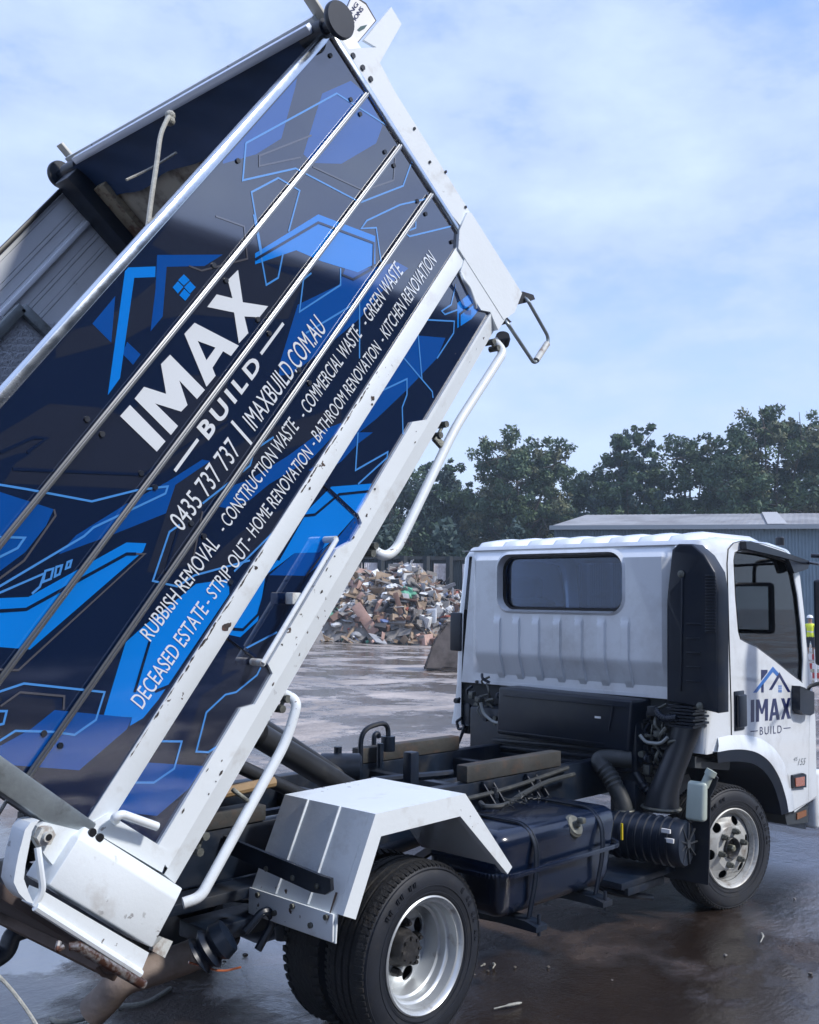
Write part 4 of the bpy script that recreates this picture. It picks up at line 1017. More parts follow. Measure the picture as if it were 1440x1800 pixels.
dflat([[(160,630),(205,626),(205,930),(160,938)]], LOGOD, 'lettering')
dflat([[(232,624),(275,622),(312,760),(350,617),(395,614),(395,912),(355,916),(355,720),(325,820),(300,822),(272,725),(272,928),(232,932)]], LOGOD, 'lettering')
dflat([[(462,612),(505,609),(558,900),(515,905),(503,840),(460,845),(450,913),(412,917)],[(466,800),(497,797),(482,690)]], LOGOD, 'lettering')
dflat([[(575,608),(618,606),(645,690),(668,603),(708,600),(668,740),(708,886),(665,890),(640,800),(612,896),(572,900),(618,745)]], LOGOD, 'lettering')
flat_text('BUILD', [zd(282,1003), zd(582,978), zd(282,1112), zd(582,1085)], YDT, LOGOD, door, .0, 1.3)
dflat([[(155,1058),(255,1048),(255,1060),(155,1070)]], LOGOD, 'lettering'); dflat([[(610,1016),(705,1006),(705,1018),(610,1028)]], LOGOD, 'lettering')
flat_text('45', [zd(745,1420), zd(805,1412), zd(745,1475), zd(805,1467)], YDT, GALV, door, 0, 1, None, .3)
flat_text('155', [zd(812,1440), zd(918,1428), zd(805,1530), zd(912,1520)], YDT, GALV, door, 0, 1, None, .3)
# rear wall pressing
bm = nb()
def rw(y, z):       # depth of the rear wall skin
    kz = 1.36; base = XR-.048
    if z < kz: base += (kz-z)*.36
    e = min(1, max(0, min((YR*0+.70-y), (y+.80))/.06)); f = min(1, max(0, min((2.02-z)/.05, (z-1.185)/.02)))
    return XR-.001 + (base-XR)*e*f if (base-XR) < 0 else XR-.001 + (base-XR)*e*f
ys = [-.80+1.50*i/75 for i in range(76)]; zs = [1.175+.865*j/48 for j in range(49)]
ribc = [.61-.165*i for i in range(7)]
def inrib(y, z):
    if not 1.20 < z < 1.60: return 0
    b = 0
    for i in range(7):
        c = at(*( (760+x_/2.571, 1100) ), 0, XR-.03).y if False else RC[i]
        d = abs(y-c); k = 1-min(1, max(0, (d-.024)/.007)); b = max(b, k)
    return b*min(1, (1.60-z)/.03)*min(1, (z-1.20)/.02)
RC = [at(760+x_/2.571, 1110, 0, XR-.03).y for x_ in (303, 388, 477, 573, 670, 772, 880)]
ys = sorted(set([round(y, 4) for y in ys] + [round(c+o, 4) for c in RC for o in (-.032,-.0305,-.0245,-.023,0,.023,.0245,.0305,.032)]))
vv = {}
from math import hypot
for i, y in enumerate(ys):
    for j, z in enumerate(zs):
        vv[i, j] = bm.verts.new((rw(y, z)-.014*inrib(y, z), y, z))
def inwin(y, z): return -.50 < y < .465 and 1.625 < z < 2.01
for i in range(len(ys)-1):
    for j in range(len(zs)-1):
        yc, zc = (ys[i]+ys[i+1])/2, (zs[j]+zs[j+1])/2
        a = abs(yc-(-.0175)); b = abs(zc-1.82)
        hw, hh, r = .475, .190, .10
        dx, dz = max(0, a-(hw-r)), max(0, b-(hh-r))
        if hypot(dx, dz) < r: continue
        bm.faces.new((vv[i,j], vv[i+1,j], vv[i+1,j+1], vv[i,j+1]))
ob('rear_pressing', bm, CABW, cab, smooth=24)
# pressed surround of the rear window
bm = nb(); R0 = rrect(-.475,.440,1.650,1.990,.088, 8); R1 = rrect(-.505,.470,1.618,2.022,.105, 8)
V = []
for (a, b), (c, d) in zip(R0, R1): V += [(XR-.008,a,b), (XR-.062,(a*.6+c*.4),(b*.6+d*.4)), (XR-.044,c,d)]
n_ = len(R0); addpoly(bm, V, [(i*3+j, ((i+1) % n_)*3+j, ((i+1) % n_)*3+j+1, i*3+j+1) for i in range(n_) for j in range(2)])
ob('window_surround', bm, CABW, cab, smooth=60)
bm = nb(); tube(bm, [(XR-.003,.80,2.035),(XR-.003,-.90,2.035)], .004, 6); ob('roof_seam', bm, mat('seam_grey', (.3,.31,.33), .6), cab)
bm = nb(); cyl(bm, (XR-.002,.66,1.165), (XR-.012,.66,1.165), .010, 10); ob('bolt', bm, SEALM, cab)
# roof ribs
for i in range(8):
    y = .66-.205*i; bm = nb()
    P = [(XR+.035,2.045),(XR+.10,2.085),(2.62,2.118),(3.2,2.124),(3.4,2.105)]
    V = []
    for x, z in P:
        for o, h in ((-.075,-.02),(-.055,.010),(-.03,.014),(.03,.014),(.055,.010),(.075,-.02)): V.append((x, y+o, z+h-(.016 if x in (P[0][0], P[-1][0]) else 0)))
    addpoly(bm, V, [(k*6+j, k*6+j+1, (k+1)*6+j+1, (k+1)*6+j) for k in range(4) for j in range(5)] + [(0,1,2,3,4,5), (24,25,26,27,28,29)])
    ob('roof_rib', bm, CABW, cab, smooth=60)
# far side vent strip, air intake
bm = nb(); box(bm, (XR-.012,.80,1.36), (XR+.03,.90,1.62), .012); ob('side_vent', bm, BLKP, cab)
bm = nb()
IPX = [(1181,966),(1192,956),(1216,956),(1238,975),(1256,1005),(1262,1040),(1262,1254),(1172,1232),(1172,1050)]
XI = XR-.13
L_ = [tuple(at(x, y, 0, XI)[i] for i in (1, 2)) for x, y in IPX]
plate(bm, [L_], lambda a, b: (XI, a, b), lambda a, b: (XR-.004, a, b))
bmesh.ops.bevel(bm, geom=[e for e in bm.edges if abs(e.verts[0].co.x-e.verts[1].co.x) < 1e-5 and e.verts[0].co.x < XI+.01], offset=.018, segments=3, profile=.5, affect='EDGES', clamp_overlap=True)
ai = ob('air_intake', bm, BLKP, truck)
bm = nb()
for i in range(19):
    a = at(1240, 1012+i*5.4, 0, XI-.003); b = at(1258, 1012.5+i*5.4, 0, XI-.003); beam(bm, a, b, .008, .009, (0,0,1), .002)
split('intake_louvre', bm, BLKP, ai)
bm = nb()
for y in (1096,1122,1147,1172,1197): a = at(1206, y, 0, XI-.003); b = at(1232, y+1, 0, XI-.003); beam(bm, a, b, .008, .008, (0,0,1), .002)
beam(bm, at(1200,1010,0,XI-.003), at(1197,1215,0,XI-.003), .010, .010, (0,1,0), .003)
split('intake_rib', bm, BLKP, ai)
bm = nb()
for x, y in ((1198,1009),(1231,1241)): p = at(x, y, 0, XI-.002); lathe(bm, [(0,.020),(-.008,.020),(-.013,.009),(-.013,0)], p, (1,0,0), 14)
split('intake_bolt', bm, CAST, ai)
bm = nb()
for k in range(7):
    z = 1.02+.018*k; hw = (.085, .10)[k % 2]; vs_, _ = addpoly(bm, [(x, y, zz) for x in (XI-.01,XR+.02) for y in (-.90-hw*.9,-.90+hw*.9) for zz in (z, z+.012)], BF)
ob('intake_bellows', bm, BLKP, ai)
bm = nb()
V = []; Pp = [(XI+.06,-.90,1.02,.085),(XI+.04,-.87,.90,.080),(XI+.0,-.83,.76,.08),(XI-.02,-.80,.66,.09),(XI-.03,-.79,.56,.105)]
for x, y, z, r in Pp:
    for k in range(24): a = 2*pi*k/24; V.append((x+r*cos(a)*.8, y+r*sin(a), z))
addpoly(bm, V, [(i*24+k, i*24+(k+1) % 24, (i+1)*24+(k+1) % 24, (i+1)*24+k) for i in range(4) for k in range(24)]); ob('intake_duct', bm, mat('duct_plastic', (.020,.023,.030), .4), ai, smooth=50)
bm = nb(); V = []
for k in range(24):
    a = 2*pi*k/24
tube(bm, [(XI-.03+.108*.8*cos(2*pi*k/24), -.79+.108*sin(2*pi*k/24), .575) for k in range(24)], .010, 6, closed=True); ob('hose_clamp', bm, CAST, ai)
# air cleaner drum
bm = nb(); c = at(1208, 1484, 0, 2.02)
r0 = .135
pf = [(0,0),(0,.06),(.0,.118),(.012,.128),(.05,.130)]
for k in range(8): h = .06+.045*k; pf += [(h,.130),(h+.004,.138),(h+.012,.138),(h+.016,.130)]
pf += [(.43,.128),(.44,0)]
ad_ = Vector((-.10,1,0)).normalized()
pf = [(h, r*.93) for h, r in pf]; lathe(bm, pf, c, ad_, 48); ac = ob('air_cleaner', bm, BLKP, truck)
bm = nb()
for k in range(9): a = 2*pi*k/9; beam(bm, c-ad_*.004, c-ad_*.002+Vector((cos(a)*.108, 0, sin(a)*.108)), .008, .010, ad_, .002)
cyl(bm, c, c-ad_*.012, .022, 14); ob('end_cap_rib', bm, mat('cap_rib', (.03,.034,.04), .4), ac)
bm = nb()
for x, y, wd, hh in ((1170,1461,.05,.020),(1176,1478,.05,.022)): p = at(x, y, 0, c.x-.128); box(bm, p+Vector((.0,-wd*.5,-hh/2)), p+Vector((.012,wd*.5,hh/2)))
split('sticker', bm, LBL, ac)
# turbo hose
def corr(bm, P, r, seg=16, ribs=None, mi=0):
    Q = catmull(P, 12); rr = []
    for i, q in enumerate(Q):
        t = i/(len(Q)-1); k = r
        if ribs and ribs[0] < t < ribs[1]: k = r*(1.10 if i % 2 else .95)
        rr.append(k)
    tube(bm, Q, rr, seg)
bm = nb()
H_ = [at(1110,1335,0,2.15), at(1055,1335,0,2.05), at(1075,1370,0,2.02), at(1096,1415,0,2.02), at(1100,1450,0,2.02), at(1118,1470,0,2.08)]
corr(bm, H_, .048, 20, (.30,.48)); th = ob('air_hose', bm, HOSE, truck)
bm = nb(); 
for q in (at(1098,1424,0,2.02), at(1098,1432,0,2.02)): tube(bm, [q+Vector((.052*cos(2*pi*k/20), .052*sin(2*pi*k/20), 0)) for k in range(20)], .006, 6, closed=True)
ob('hose_clamp', bm, CAST, th)
# washer bottle
bm = nb(); p = at(1226, 1402, 0, 2.10)
vs, _ = addpoly(bm, [(x, y, z) for x in (p.x-.045,p.x+.045) for y in (p.y-.055,p.y+.055) for z in (p.z-.12,p.z+.085)], BF)
for v_ in vs:
    if v_.co.z > p.z: v_.co.x += (.03 if v_.co.x < p.x else -.02)
    elif v_.co.x > p.x: v_.co.x -= .03
bev(bm, vs, .022, 4); bt = ob('washer_bottle', bm, BOTTLE, truck, smooth=60)
bm = nb(); cyl(bm, (p.x+.02,p.y-.03,p.z+.06), (p.x+.035,p.y-.055,p.z+.125), .024, 18); cyl(bm, (p.x+.034,p.y-.053,p.z+.118), (p.x+.042,p.y-.065,p.z+.145), .030, 18); ob('bottle_cap', bm, BOTTLE, bt)
# mudflap of the front wheel, battery tray
bm = nb()
MF = [(1250,1352),(1262,1368),(1258,1382),(1249,1400),(1245,1556),(1158,1540),(1160,1500),(1225,1440),(1236,1400)]
plate(bm, [[tuple(at(x, y, 0, 2.17)[i] for i in (1, 2)) for x, y in MF]], lambda a, b: (2.17, a, b), lambda a, b: (2.18, a, b)); ob('front_mudflap', bm, RUB, truck)
bm = nb(); box(bm, (1.62,-.86,.24), (2.28,-.52,.275), .005); box(bm, (1.68,-.86,.20), (2.05,-.84,.24), .004); ob('step_tray', bm, BLK, truck)
bm = nb(); tube(bm, rounded([(1.62,-.5,.30),(1.75,-.70,.18),(1.85,-.80,.16),(1.98,-.82,.13)], .05), .018, 8); ob('bracket_arm', bm, BLK, truck)
# engine cover and clutter under the cab
bm = nb()
EB = [at(x, y, 0, 2.12) for x, y in ((876,1207),(1112,1232),(1105,1325),(872,1290))]
V = [v+Vector((0,0,0)) for v in EB]+[v+Vector((.35,0,0)) for v in EB]; vs, _ = addpoly(bm, V, [(0,1,2,3),(7,6,5,4),(0,4,5,1),(1,5,6,2),(2,6,7,3),(3,7,4,0)]); bev(bm, vs, .018, 3)
ec = ob('engine_box', bm, BLKP, truck)
bm = nb(); p = at(1051,1261,0,2.117); box(bm, p-Vector((.002,.02,.006)), p+Vector((.002,.02,.006))); ob('sticker', bm, LBL, ec)
bm = nb(); beam(bm, at(1078,1238,0,2.112), at(1070,1285,0,2.112), .006, .006, (0,1,0)); beam(bm, at(884,1222,0,2.113), at(1100,1243,0,2.113), .01, .008, (0,0,1), .002); beam(bm, at(876,1284,0,2.113), at(1062,1308,0,2.113), .01, .008, (0,0,1), .002); ob('box_rib', bm, BLKP, ec)
bm = nb()
for k in range(4): beam(bm, at(868,1300+k*12,0,2.16), at(1062,1318+k*13,0,2.16), .03, .022, (0,0,1), .004)
box(bm, (2.17,-.62,.66), (2.6,.62,1.02), .02); ob('engine_block', bm, BLK, truck)
bm = nb()
box(bm, (2.36,YR+.06,.92), (2.5,YL-.06,1.16), .01); ob('cab_cross_beam', bm, mat('underbody_grey', (.10,.11,.11), .6, var=.3, dirt=(.03,.03,.03)), cab)
bm = nb()
for cx_, cy_, nn in ((845,1240,26),(1150,1290,34),(1140,1345,30)):
    for i in range(nn):
        p = at(cx_+random.gauss(0,17), cy_+random.gauss(0,22), 0, 2.20+random.uniform(-.03,.08)); k = random.random()
        if k < .5: q = p+Vector((random.uniform(-.04,.04), random.uniform(-.09,.09), random.uniform(-.09,.09))); tube(bm, rounded([p, (p+q)/2+Vector((-.03,random.uniform(-.03,.03),0)), q], .03, 3), random.uniform(.005,.011), 7, mi=random.choice((0,1)))
        elif k < .7: box(bm, p-Vector((.015,random.uniform(.01,.03),random.uniform(.01,.03))), p+Vector((.02,random.uniform(.01,.03),random.uniform(.01,.03))), .004, mi=random.choice((0,1)))
        else: cyl(bm, p, p+Vector((-.03,0,0)), random.uniform(.008,.02), 10, mi=random.choice((0,1)))
mo = ob('cab_mount', bm, [BLK, CAST], truck)
bm = nb()
for P in ([(845,1235),(850,1255),(868,1270),(885,1272)], [(1125,1292),(1135,1305),(1162,1308),(1174,1296)]):
    tube(bm, rounded([at(x, y, 0, 2.14) for x, y in P], .03, 3), .010, 8)
ob('mount_bracket', bm, mat('bare_bracket', (.32,.34,.33), .5, metal=.3), mo)
bm = nb(); corr(bm, [at(1150,1245,0,2.2), at(1165,1262,0,2.16), at(1190,1262,0,2.16)], .02, 10, (0,1)); corr(bm, [at(1100,1330,0,2.2), at(1130,1380,0,2.2), at(1150,1400,0,2.25)], .028, 12, (.2,.8))
box(bm, (2.16,-.62,.48), (2.5,-.44,.70), .03); box(bm, (2.12,-.60,.74), (2.3,-.46,.86), .02)
ob('engine_part', bm, BLK, truck)
# coil of far side: black strap and hook under the far corner
bm = nb(); tube(bm, rounded([at(812,1262,0,2.3), at(803,1268,0,2.3), at(806,1282,0,2.3), at(818,1280,0,2.3)], .01), .010, 8); tube(bm, [at(818,1275,0,2.3), at(802,1318,0,2.3)], [.014,.007], 8)
box(bm, at(812,1235,0,2.32), at(832,1290,0,2.36), .01)
ob('tilt_lock', bm, BLKP, cab)
bm = nb(); pplate(bm, [(1245,1240),(1258,1248),(1262,1290),(1262,1328),(1238,1322),(1238,1258)], -.93, -.90); pplate(bm, [(1222,1330),(1284,1340),(1282,1354),(1222,1350)], -.93, -.80); ob('inner_guard', bm, mat('guard_grey', (.05,.055,.06), .5, dirt=(.11,.11,.1)), cab)
# step, bumper end, lamp
bm = nb(); pplate(bm, [(1380,1432),(1421,1416),(1421,1446),(1384,1450)], YR+.02, YR+.3); ob('cab_step', bm, mat('step_grey', (.035,.042,.05), .5, dirt=(.09,.07,.05)), cab)
bm = nb(); pplate(bm, [(1384,1450),(1418,1446),(1417,1458),(1390,1453)], YR+.04, YR+.25); ob('step_underside', bm, BLKP, cab)
bm = nb(); pplate(bm, [(1402,1430),(1418,1424),(1418,1434),(1402,1441)], YR+.012, YR+.022); ob('step_reflector', bm, mat('rusty_amber', (.25,.10,.04), .4), cab)
bm = nb(); box(bm, (3.79,YR-.005,.24), (3.93,YL,.62), .03, seg=3); ob('bumper', bm, CABW, cab)
bm = nb(); pplate(bm, [(1395,1363),(1413,1359),(1418,1362),(1418,1384),(1396,1386)], YR-.022, YR+.0); lp = ob('indicator_housing', bm, BLKP, cab)
bm = nb(); pplate(bm, [(1399,1368),(1415,1365),(1415,1381),(1400,1383)], YR-.028, YR-.021); ob('indicator_lens', bm, ORANGE, lp)
# visor over the door glass and upper mirror bracket
bm = nb(); VS = [(1313,953),(1330,951),(1422,986),(1421,1000),(1400,1010),(1392,992),(1360,976),(1318,966)]
pplate(bm, [(1312,952),(1320,951),(1372,968),(1423,986),(1424,993),(1370,978),(1313,965)], YR-.05, YR-.01)
pplate(bm, [(1383,975),(1423,990),(1421,1000),(1397,1008),(1390,990)], YR-.045, YR-.02)
tube(bm, [q3(1421,989,YR-.03), q3(1436,991,YR-.20), q3(1446,993,YR-.3)], .009, 8)
ob('mirror_bracket', bm, BLKP, truck)
bm = nb(); p = at(1371,946,1,-.7); lathe(bm, [(0,0),(0,.03),(.05,.03),(.06,.02),(.06,0)], p-Vector((0,0,.05)), (0,0,1), 16); ob('roof_knob', bm, BLKP, cab)
# lower mirror bracket and side mirror
bm = nb(); pplate(bm, [(1407,1206),(1415,1209),(1421,1213),(1432,1217),(1432,1254),(1425,1258),(1412,1255),(1407,1248)], YR-.06, YR-.005)
tube(bm, rounded([q3(1420,1214,YR-.03), q3(1424,1206,YR-.08), q3(1438,1202,YR-.22), q3(1450,1201,YR-.3)], .04), .012, 10)
ob('lower_mirror_arm', bm, BLKP, truck)
bm = nb(); MY = -1.32
box(bm, at(1431,1170,1,MY)+Vector((0,-.18,0)), at(1431,1018,1,MY)+Vector((.09,.0,0)), .022, seg=3)
mr = ob('side_mirror', bm, BLKP, truck)
bm = nb(); a, b = at(1431,1075,1,MY), at(1431,1028,1,MY); box(bm, (a.x-.004, MY-.165, a.z), (a.x-.001, MY-.015, b.z), 0); ob('mirror_glass', bm, mat('mirror', (.7,.75,.8), .02, metal=1), mr)
# near side mirror out of frame, placed for its reflection in the door glass
bm = nb(); box(bm, (3.88,-1.56,1.50), (3.96,-1.28,1.86), .03, seg=3); tube(bm, rounded([(3.92,-1.42,1.84),(3.92,-1.42,2.0),(3.70,-1.02,2.03)], .08), .014, 8)
out_mirror = ob('side_mirror', bm, BLKP, truck)
bm = nb(); box(bm, (3.874,-1.54,1.53), (3.879,-1.30,1.83)); ob('mirror_glass', bm, MATS['mirror'], out_mirror)
# cab interior: seats, wheel, driver-side details
SEATM = mat('seat_fabric', (.05,.055,.065), .85)
for y in (-.55, .40):
    bm = nb(); box(bm, (2.50,y-.24,1.02), (3.0,y+.24,1.25), .04, seg=3); box(bm, (2.42,y-.23,1.25), (2.54,y+.23,1.72), .05, seg=3); box(bm, (2.44,y-.12,1.72), (2.52,y+.12,1.86), .03, seg=3)
    ob('seat', bm, SEATM, cab)
bm = nb(); c = Vector((3.25,-.55,1.42)); tl = Vector((-.5,0,.86)).normalized(); u_ = Vector((0,1,0)); v2 = tl.cross(u_)
tube(bm, [c+(u_*cos(2*pi*k/32)+v2*sin(2*pi*k/32))*.20 for k in range(32)], .014, 8, closed=True); cyl(bm, c, c-tl*.35, .025, 10); beam(bm, c-u_*.2, c+u_*.2, .03, .015, tl)
ob('steering_wheel', bm, BLKP, cab)
bm = nb(); box(bm, (3.38,YR+.06,1.0), (3.74,YL-.06,1.28), .05, seg=3); ob('dashboard', bm, BLKP, cab)
bm = nb(); box(bm, (3.42,-.14,1.80), (3.45,.12,1.88), .01); ob('rear_view_mirror', bm, BLKP, cab)
# ================================================================ SETTING
def mkmat(name, build):
    m = D.materials.new(name); m.use_nodes = True; t = m.node_tree; b = t.nodes['Principled BSDF']; build(t, b); MATS[name] = m; return m
def ground_mat(t, b):
    lk = t.links.new
    def n(ty, **k):
        x = t.nodes.new(ty)
        for a, c in k.items(): setattr(x, a, c)
        return x
    tc = n('ShaderNodeTexCoord')
    def mapped(sc_, rz=0, loc=(0,0,0)):
        m = n('ShaderNodeMapping'); m.inputs['Scale'].default_value = sc_; m.inputs['Rotation'].default_value = (0,0,rz); m.inputs['Location'].default_value = loc; lk(tc.outputs['Object'], m.inputs[0]); return m.outputs[0]
    def noise(v, s, d=8, r=.6, dist=0):
        x = n('ShaderNodeTexNoise'); x.inputs['Scale'].default_value = s; x.inputs['Detail'].default_value = d; x.inputs['Roughness'].default_value = r; x.inputs['Distortion'].default_value = dist; lk(v, x.inputs['Vector']); return x.outputs[0]
    def ramp(s, a, c, ca, cb):
        r = n('ShaderNodeValToRGB'); r.color_ramp.elements[0].position = a; r.color_ramp.elements[1].position = c; r.color_ramp.elements[0].color = (*ca,1); r.color_ramp.elements[1].color = (*cb,1); lk(s, r.inputs[0]); return r.outputs[0]
    def mix(f, a, c, bt='MIX'):
        x = n('ShaderNodeMix', data_type='RGBA', blend_type=bt)
        if isinstance(f, float): x.inputs[0].default_value = f
        else: lk(f, x.inputs[0])
        lk(a, x.inputs[6]); lk(c, x.inputs[7]); return x.outputs[2]
    streak = mapped((.10, 1.0, 1), radians(-47+90)*-1)   # stretched across the line of sight
    full = mapped((1,1,1)); 
    base = ramp(noise(full, .55, 10, .62), .35, .68, (.33,.29,.26), (.56,.50,.455))
    st_ = ramp(noise(streak, 1.6, 9, .62, .2), .36, .66, (.66,.66,.66), (1.18,1.18,1.17))
    col = mix(1.0, base, st_, 'MULTIPLY')
    fine = ramp(noise(full, 24, 6, .7), .3, .75, (.62,.6,.58), (1.25,1.22,1.2)); col = mix(1.0, col, fine, 'MULTIPLY')
    # near the truck the concrete is covered by dark wet mud
    geo = n('ShaderNodeSeparateXYZ'); lk(tc.outputs['Object'], geo.inputs[0])
    vd = n('ShaderNodeVectorMath', operation='DISTANCE'); lk(tc.outputs['Object'], vd.inputs[0]); vd.inputs[1].default_value = (-1.0, -6.0, 0)
    ad = n('ShaderNodeMath', operation='MULTIPLY_ADD'); lk(noise(full, .8, 8, .65), ad.inputs[0]); ad.inputs[1].default_value = 3.2; lk(vd.outputs['Value'], ad.inputs[2])
    mud = n('ShaderNodeMapRange'); mud.inputs['From Min'].default_value = 9.5; mud.inputs['From Max'].default_value = 13.5; mud.inputs['To Min'].default_value = 1; mud.inputs['To Max'].default_value = 0; lk(ad.outputs[0], mud.inputs[0])
    mudc = ramp(noise(full, 2.2, 9, .65), .35, .7, (.046,.031,.024), (.095,.068,.055))
    col = mix(mud.outputs[0], col, mudc)
    lk(col, b.inputs['Base Color'])
    # wetness
    wetn = noise(full, .38, 9, .62, .5); wet2 = noise(full, 3.1, 8, .6)
    wm = n('ShaderNodeMath', operation='MULTIPLY_ADD'); lk(wet2, wm.inputs[0]); wm.inputs[1].default_value = .35; lk(wetn, wm.inputs[2])
    rg = ramp(wm.outputs[0], .62, .70, (.60,)*3, (.07,)*3)
    # puddled strip in front of and behind the wheels
    pu = n('ShaderNodeMapRange'); pu.inputs['From Min'].default_value = 6; pu.inputs['From Max'].default_value = 11; pu.inputs['To Min'].default_value = .55; pu.inputs['To Max'].default_value = 1; lk(vd.outputs['Value'], pu.inputs[0])
    rm = n('ShaderNodeMath', operation='MULTIPLY'); lk(rg, rm.inputs[0]); lk(pu.outputs[0], rm.inputs[1]); 
    rx = n('ShaderNodeMath', operation='MAXIMUM'); lk(rm.outputs[0], rx.inputs[0]); rx.inputs[1].default_value = .06
    lk(rx.outputs[0], b.inputs['Roughness'])
    wl = ramp(wm.outputs[0], .62, .70, (.45,)*3, (1,)*3); lk(wl, b.inputs['Specular IOR Level']); b.inputs['IOR'].default_value = 1.62
    dk = ramp(wm.outputs[0], .60, .70, (1,)*3, (.38,)*3); col = mix(1.0, col, dk, 'MULTIPLY'); lk(col, b.inputs['Base Color'])
    bst = ramp(wm.outputs[0], .62, .72, (.85,)*3, (.16,)*3)
    h1 = noise(streak, 6, 8, .65, .6); h2 = noise(full, 9, 8, .7); h3 = noise(full, 55, 5, .6); h0 = noise(full, 1.3, 4, .5)
    a1 = n('ShaderNodeMath', operation='MULTIPLY_ADD'); lk(h1, a1.inputs[0]); a1.inputs[1].default_value = .7; lk(h2, a1.inputs[2])
    a2 = n('ShaderNodeMath', operation='MULTIPLY_ADD'); lk(h3, a2.inputs[0]); a2.inputs[1].default_value = .25; lk(a1.outputs[0], a2.inputs[2])
    a3 = n('ShaderNodeMath', operation='MULTIPLY_ADD'); lk(h0, a3.inputs[0]); a3.inputs[1].default_value = 1.2; lk(a2.outputs[0], a3.inputs[2])
    bp = n('ShaderNodeBump'); lk(bst, bp.inputs['Strength']); bp.inputs['Distance'].default_value = .035; lk(a3.outputs[0], bp.inputs['Height']); lk(bp.outputs[0], b.inputs['Normal'])
    # standing water: four puddles with ragged edges
    pm = None; nzp = noise(full, 1.6, 9, .65, .4)
    for (qx, qy, rr) in PUDS:
        dd = n('ShaderNodeVectorMath', operation='DISTANCE'); lk(tc.outputs['Object'], dd.inputs[0]); dd.inputs[1].default_value = (qx, qy, 0)
        s1 = n('ShaderNodeMath', operation='MULTIPLY_ADD'); lk(nzp, s1.inputs[0]); s1.inputs[1].default_value = rr*2.2; lk(dd.outputs['Value'], s1.inputs[2])
        mrr = n('ShaderNodeMapRange'); mrr.inputs['From Min'].default_value = rr*1.95; mrr.inputs['From Max'].default_value = rr*2.12; mrr.inputs['To Min'].default_value = 1; mrr.inputs['To Max'].default_value = 0; lk(s1.outputs[0], mrr.inputs[0])
        if pm is None: pm = mrr.outputs[0]
        else:
            mxx = n('ShaderNodeMath', operation='MAXIMUM'); lk(pm, mxx.inputs[0]); lk(mrr.outputs[0], mxx.inputs[1]); pm = mxx.outputs[0]
    def fmix(f, a, c):
        x = n('ShaderNodeMix', data_type='FLOAT'); lk(f, x.inputs[0])
        for i, v in ((2, a), (3, c)):
            if isinstance(v, float): x.inputs[i].default_value = v
            else: lk(v, x.inputs[i])
        return x.outputs[0]
    lk(fmix(pm, rx.outputs[0], .035), b.inputs['Roughness']); lk(fmix(pm, wl, 1.0), b.inputs['Specular IOR Level']); lk(fmix(pm, 1.62, 2.8), b.inputs['IOR'])
    lk(fmix(pm, bst, .40), bp.inputs['Strength'])
PUDS = [(q.x, q.y, r) for q, r in ((at(1440, 1585, 2, 0), .75), (at(1085, 1565, 2, 0), .55), (at(40, 1640, 2, 0), .6), (at(450, 1690, 2, 0), .5), (at(1425, 1520, 2, 0), .9))]
GROUND = mkmat('yard_ground', ground_mat)
# the yard: flat round the truck, falling away gently far to the right
PP = far(1425, 1100, 45)
def gz(x, y):
    d2 = hypot(x-PP.x, y-PP.y); d = hypot(x-CX, y-CY)
    return -.42*math.exp(-(d2/16)**2)*min(1, max(0, (d-14)/14))
bm = nb(); rads = [0,1,2,3,4,5,6,7,8,10,12,14,17,20,24,28,33,38,44,52,62,80,110,160,260,500,900]; SG = 96
gv = [[None]*SG for _ in rads]
c0 = bm.verts.new((0,0,0))
for i, r in enumerate(rads):
    for k in range(SG):
        if i == 0: gv[i][k] = c0; continue
        x, y = r*cos(2*pi*k/SG), r*sin(2*pi*k/SG); gv[i][k] = bm.verts.new((x, y, gz(x, y)))
for i in range(len(rads)-1):
    for k in range(SG):
        a, b_, c, d = gv[i][k], gv[i][(k+1) % SG], gv[i+1][(k+1) % SG], gv[i+1][k]
        bm.faces.new((a, c, d) if i == 0 else (a, b_, c, d))
tag(ob('ground', bm, GROUND), 'wet muddy concrete yard with streaks and puddles', 'ground', kind='structure')

# ---------------------------------------------------------------- rubbish pile
pc = far(690, 1100, 48); view = Vector((pc.x-CX, pc.y-CY, 0)).normalized(); sdv = Vector((view.y, -view.x, 0))
def mound(u, v):     # u sideways metres (to the right), v depth
    a = (u+.4)/5.6; b = v/3.4; r = a*a+b*b
    h = 2.95*max(0, 1-r)**.62*(1+.10*sin(u*1.7)+.06*sin(u*4.1+v*2))
    return h*(1-.10*max(0, u/5))
RC_ = [mat('rub_'+n_, c_, .7, var=.25, vscale=3) for n_, c_ in (('tan', (.30,.22,.15)), ('white', (.62,.63,.63)), ('grey', (.30,.31,.33)), ('brown', (.17,.10,.075)), ('dark', (.045,.045,.05)), ('pink', (.42,.27,.22)), ('green', (.12,.36,.24)), ('blue', (.12,.17,.34)), ('dust', (.24,.22,.20)), ('red', (.35,.10,.07)))]
bm = nb()
nu, nv = 60, 24
V = []; 
for i in range(nu+1):
    for j in range(nv+1):
        u, v = -6.1+11.9*i/nu, -3.4+6.8*j/nv; p = pc+sdv*u+view*v; V.append((p.x, p.y, mound(u, v)*.93+random.uniform(-.06,.06)-.03))
addpoly(bm, V, [(i*(nv+1)+j, (i+1)*(nv+1)+j, (i+1)*(nv+1)+j+1, i*(nv+1)+j+1) for i in range(nu) for j in range(nv)], 8)
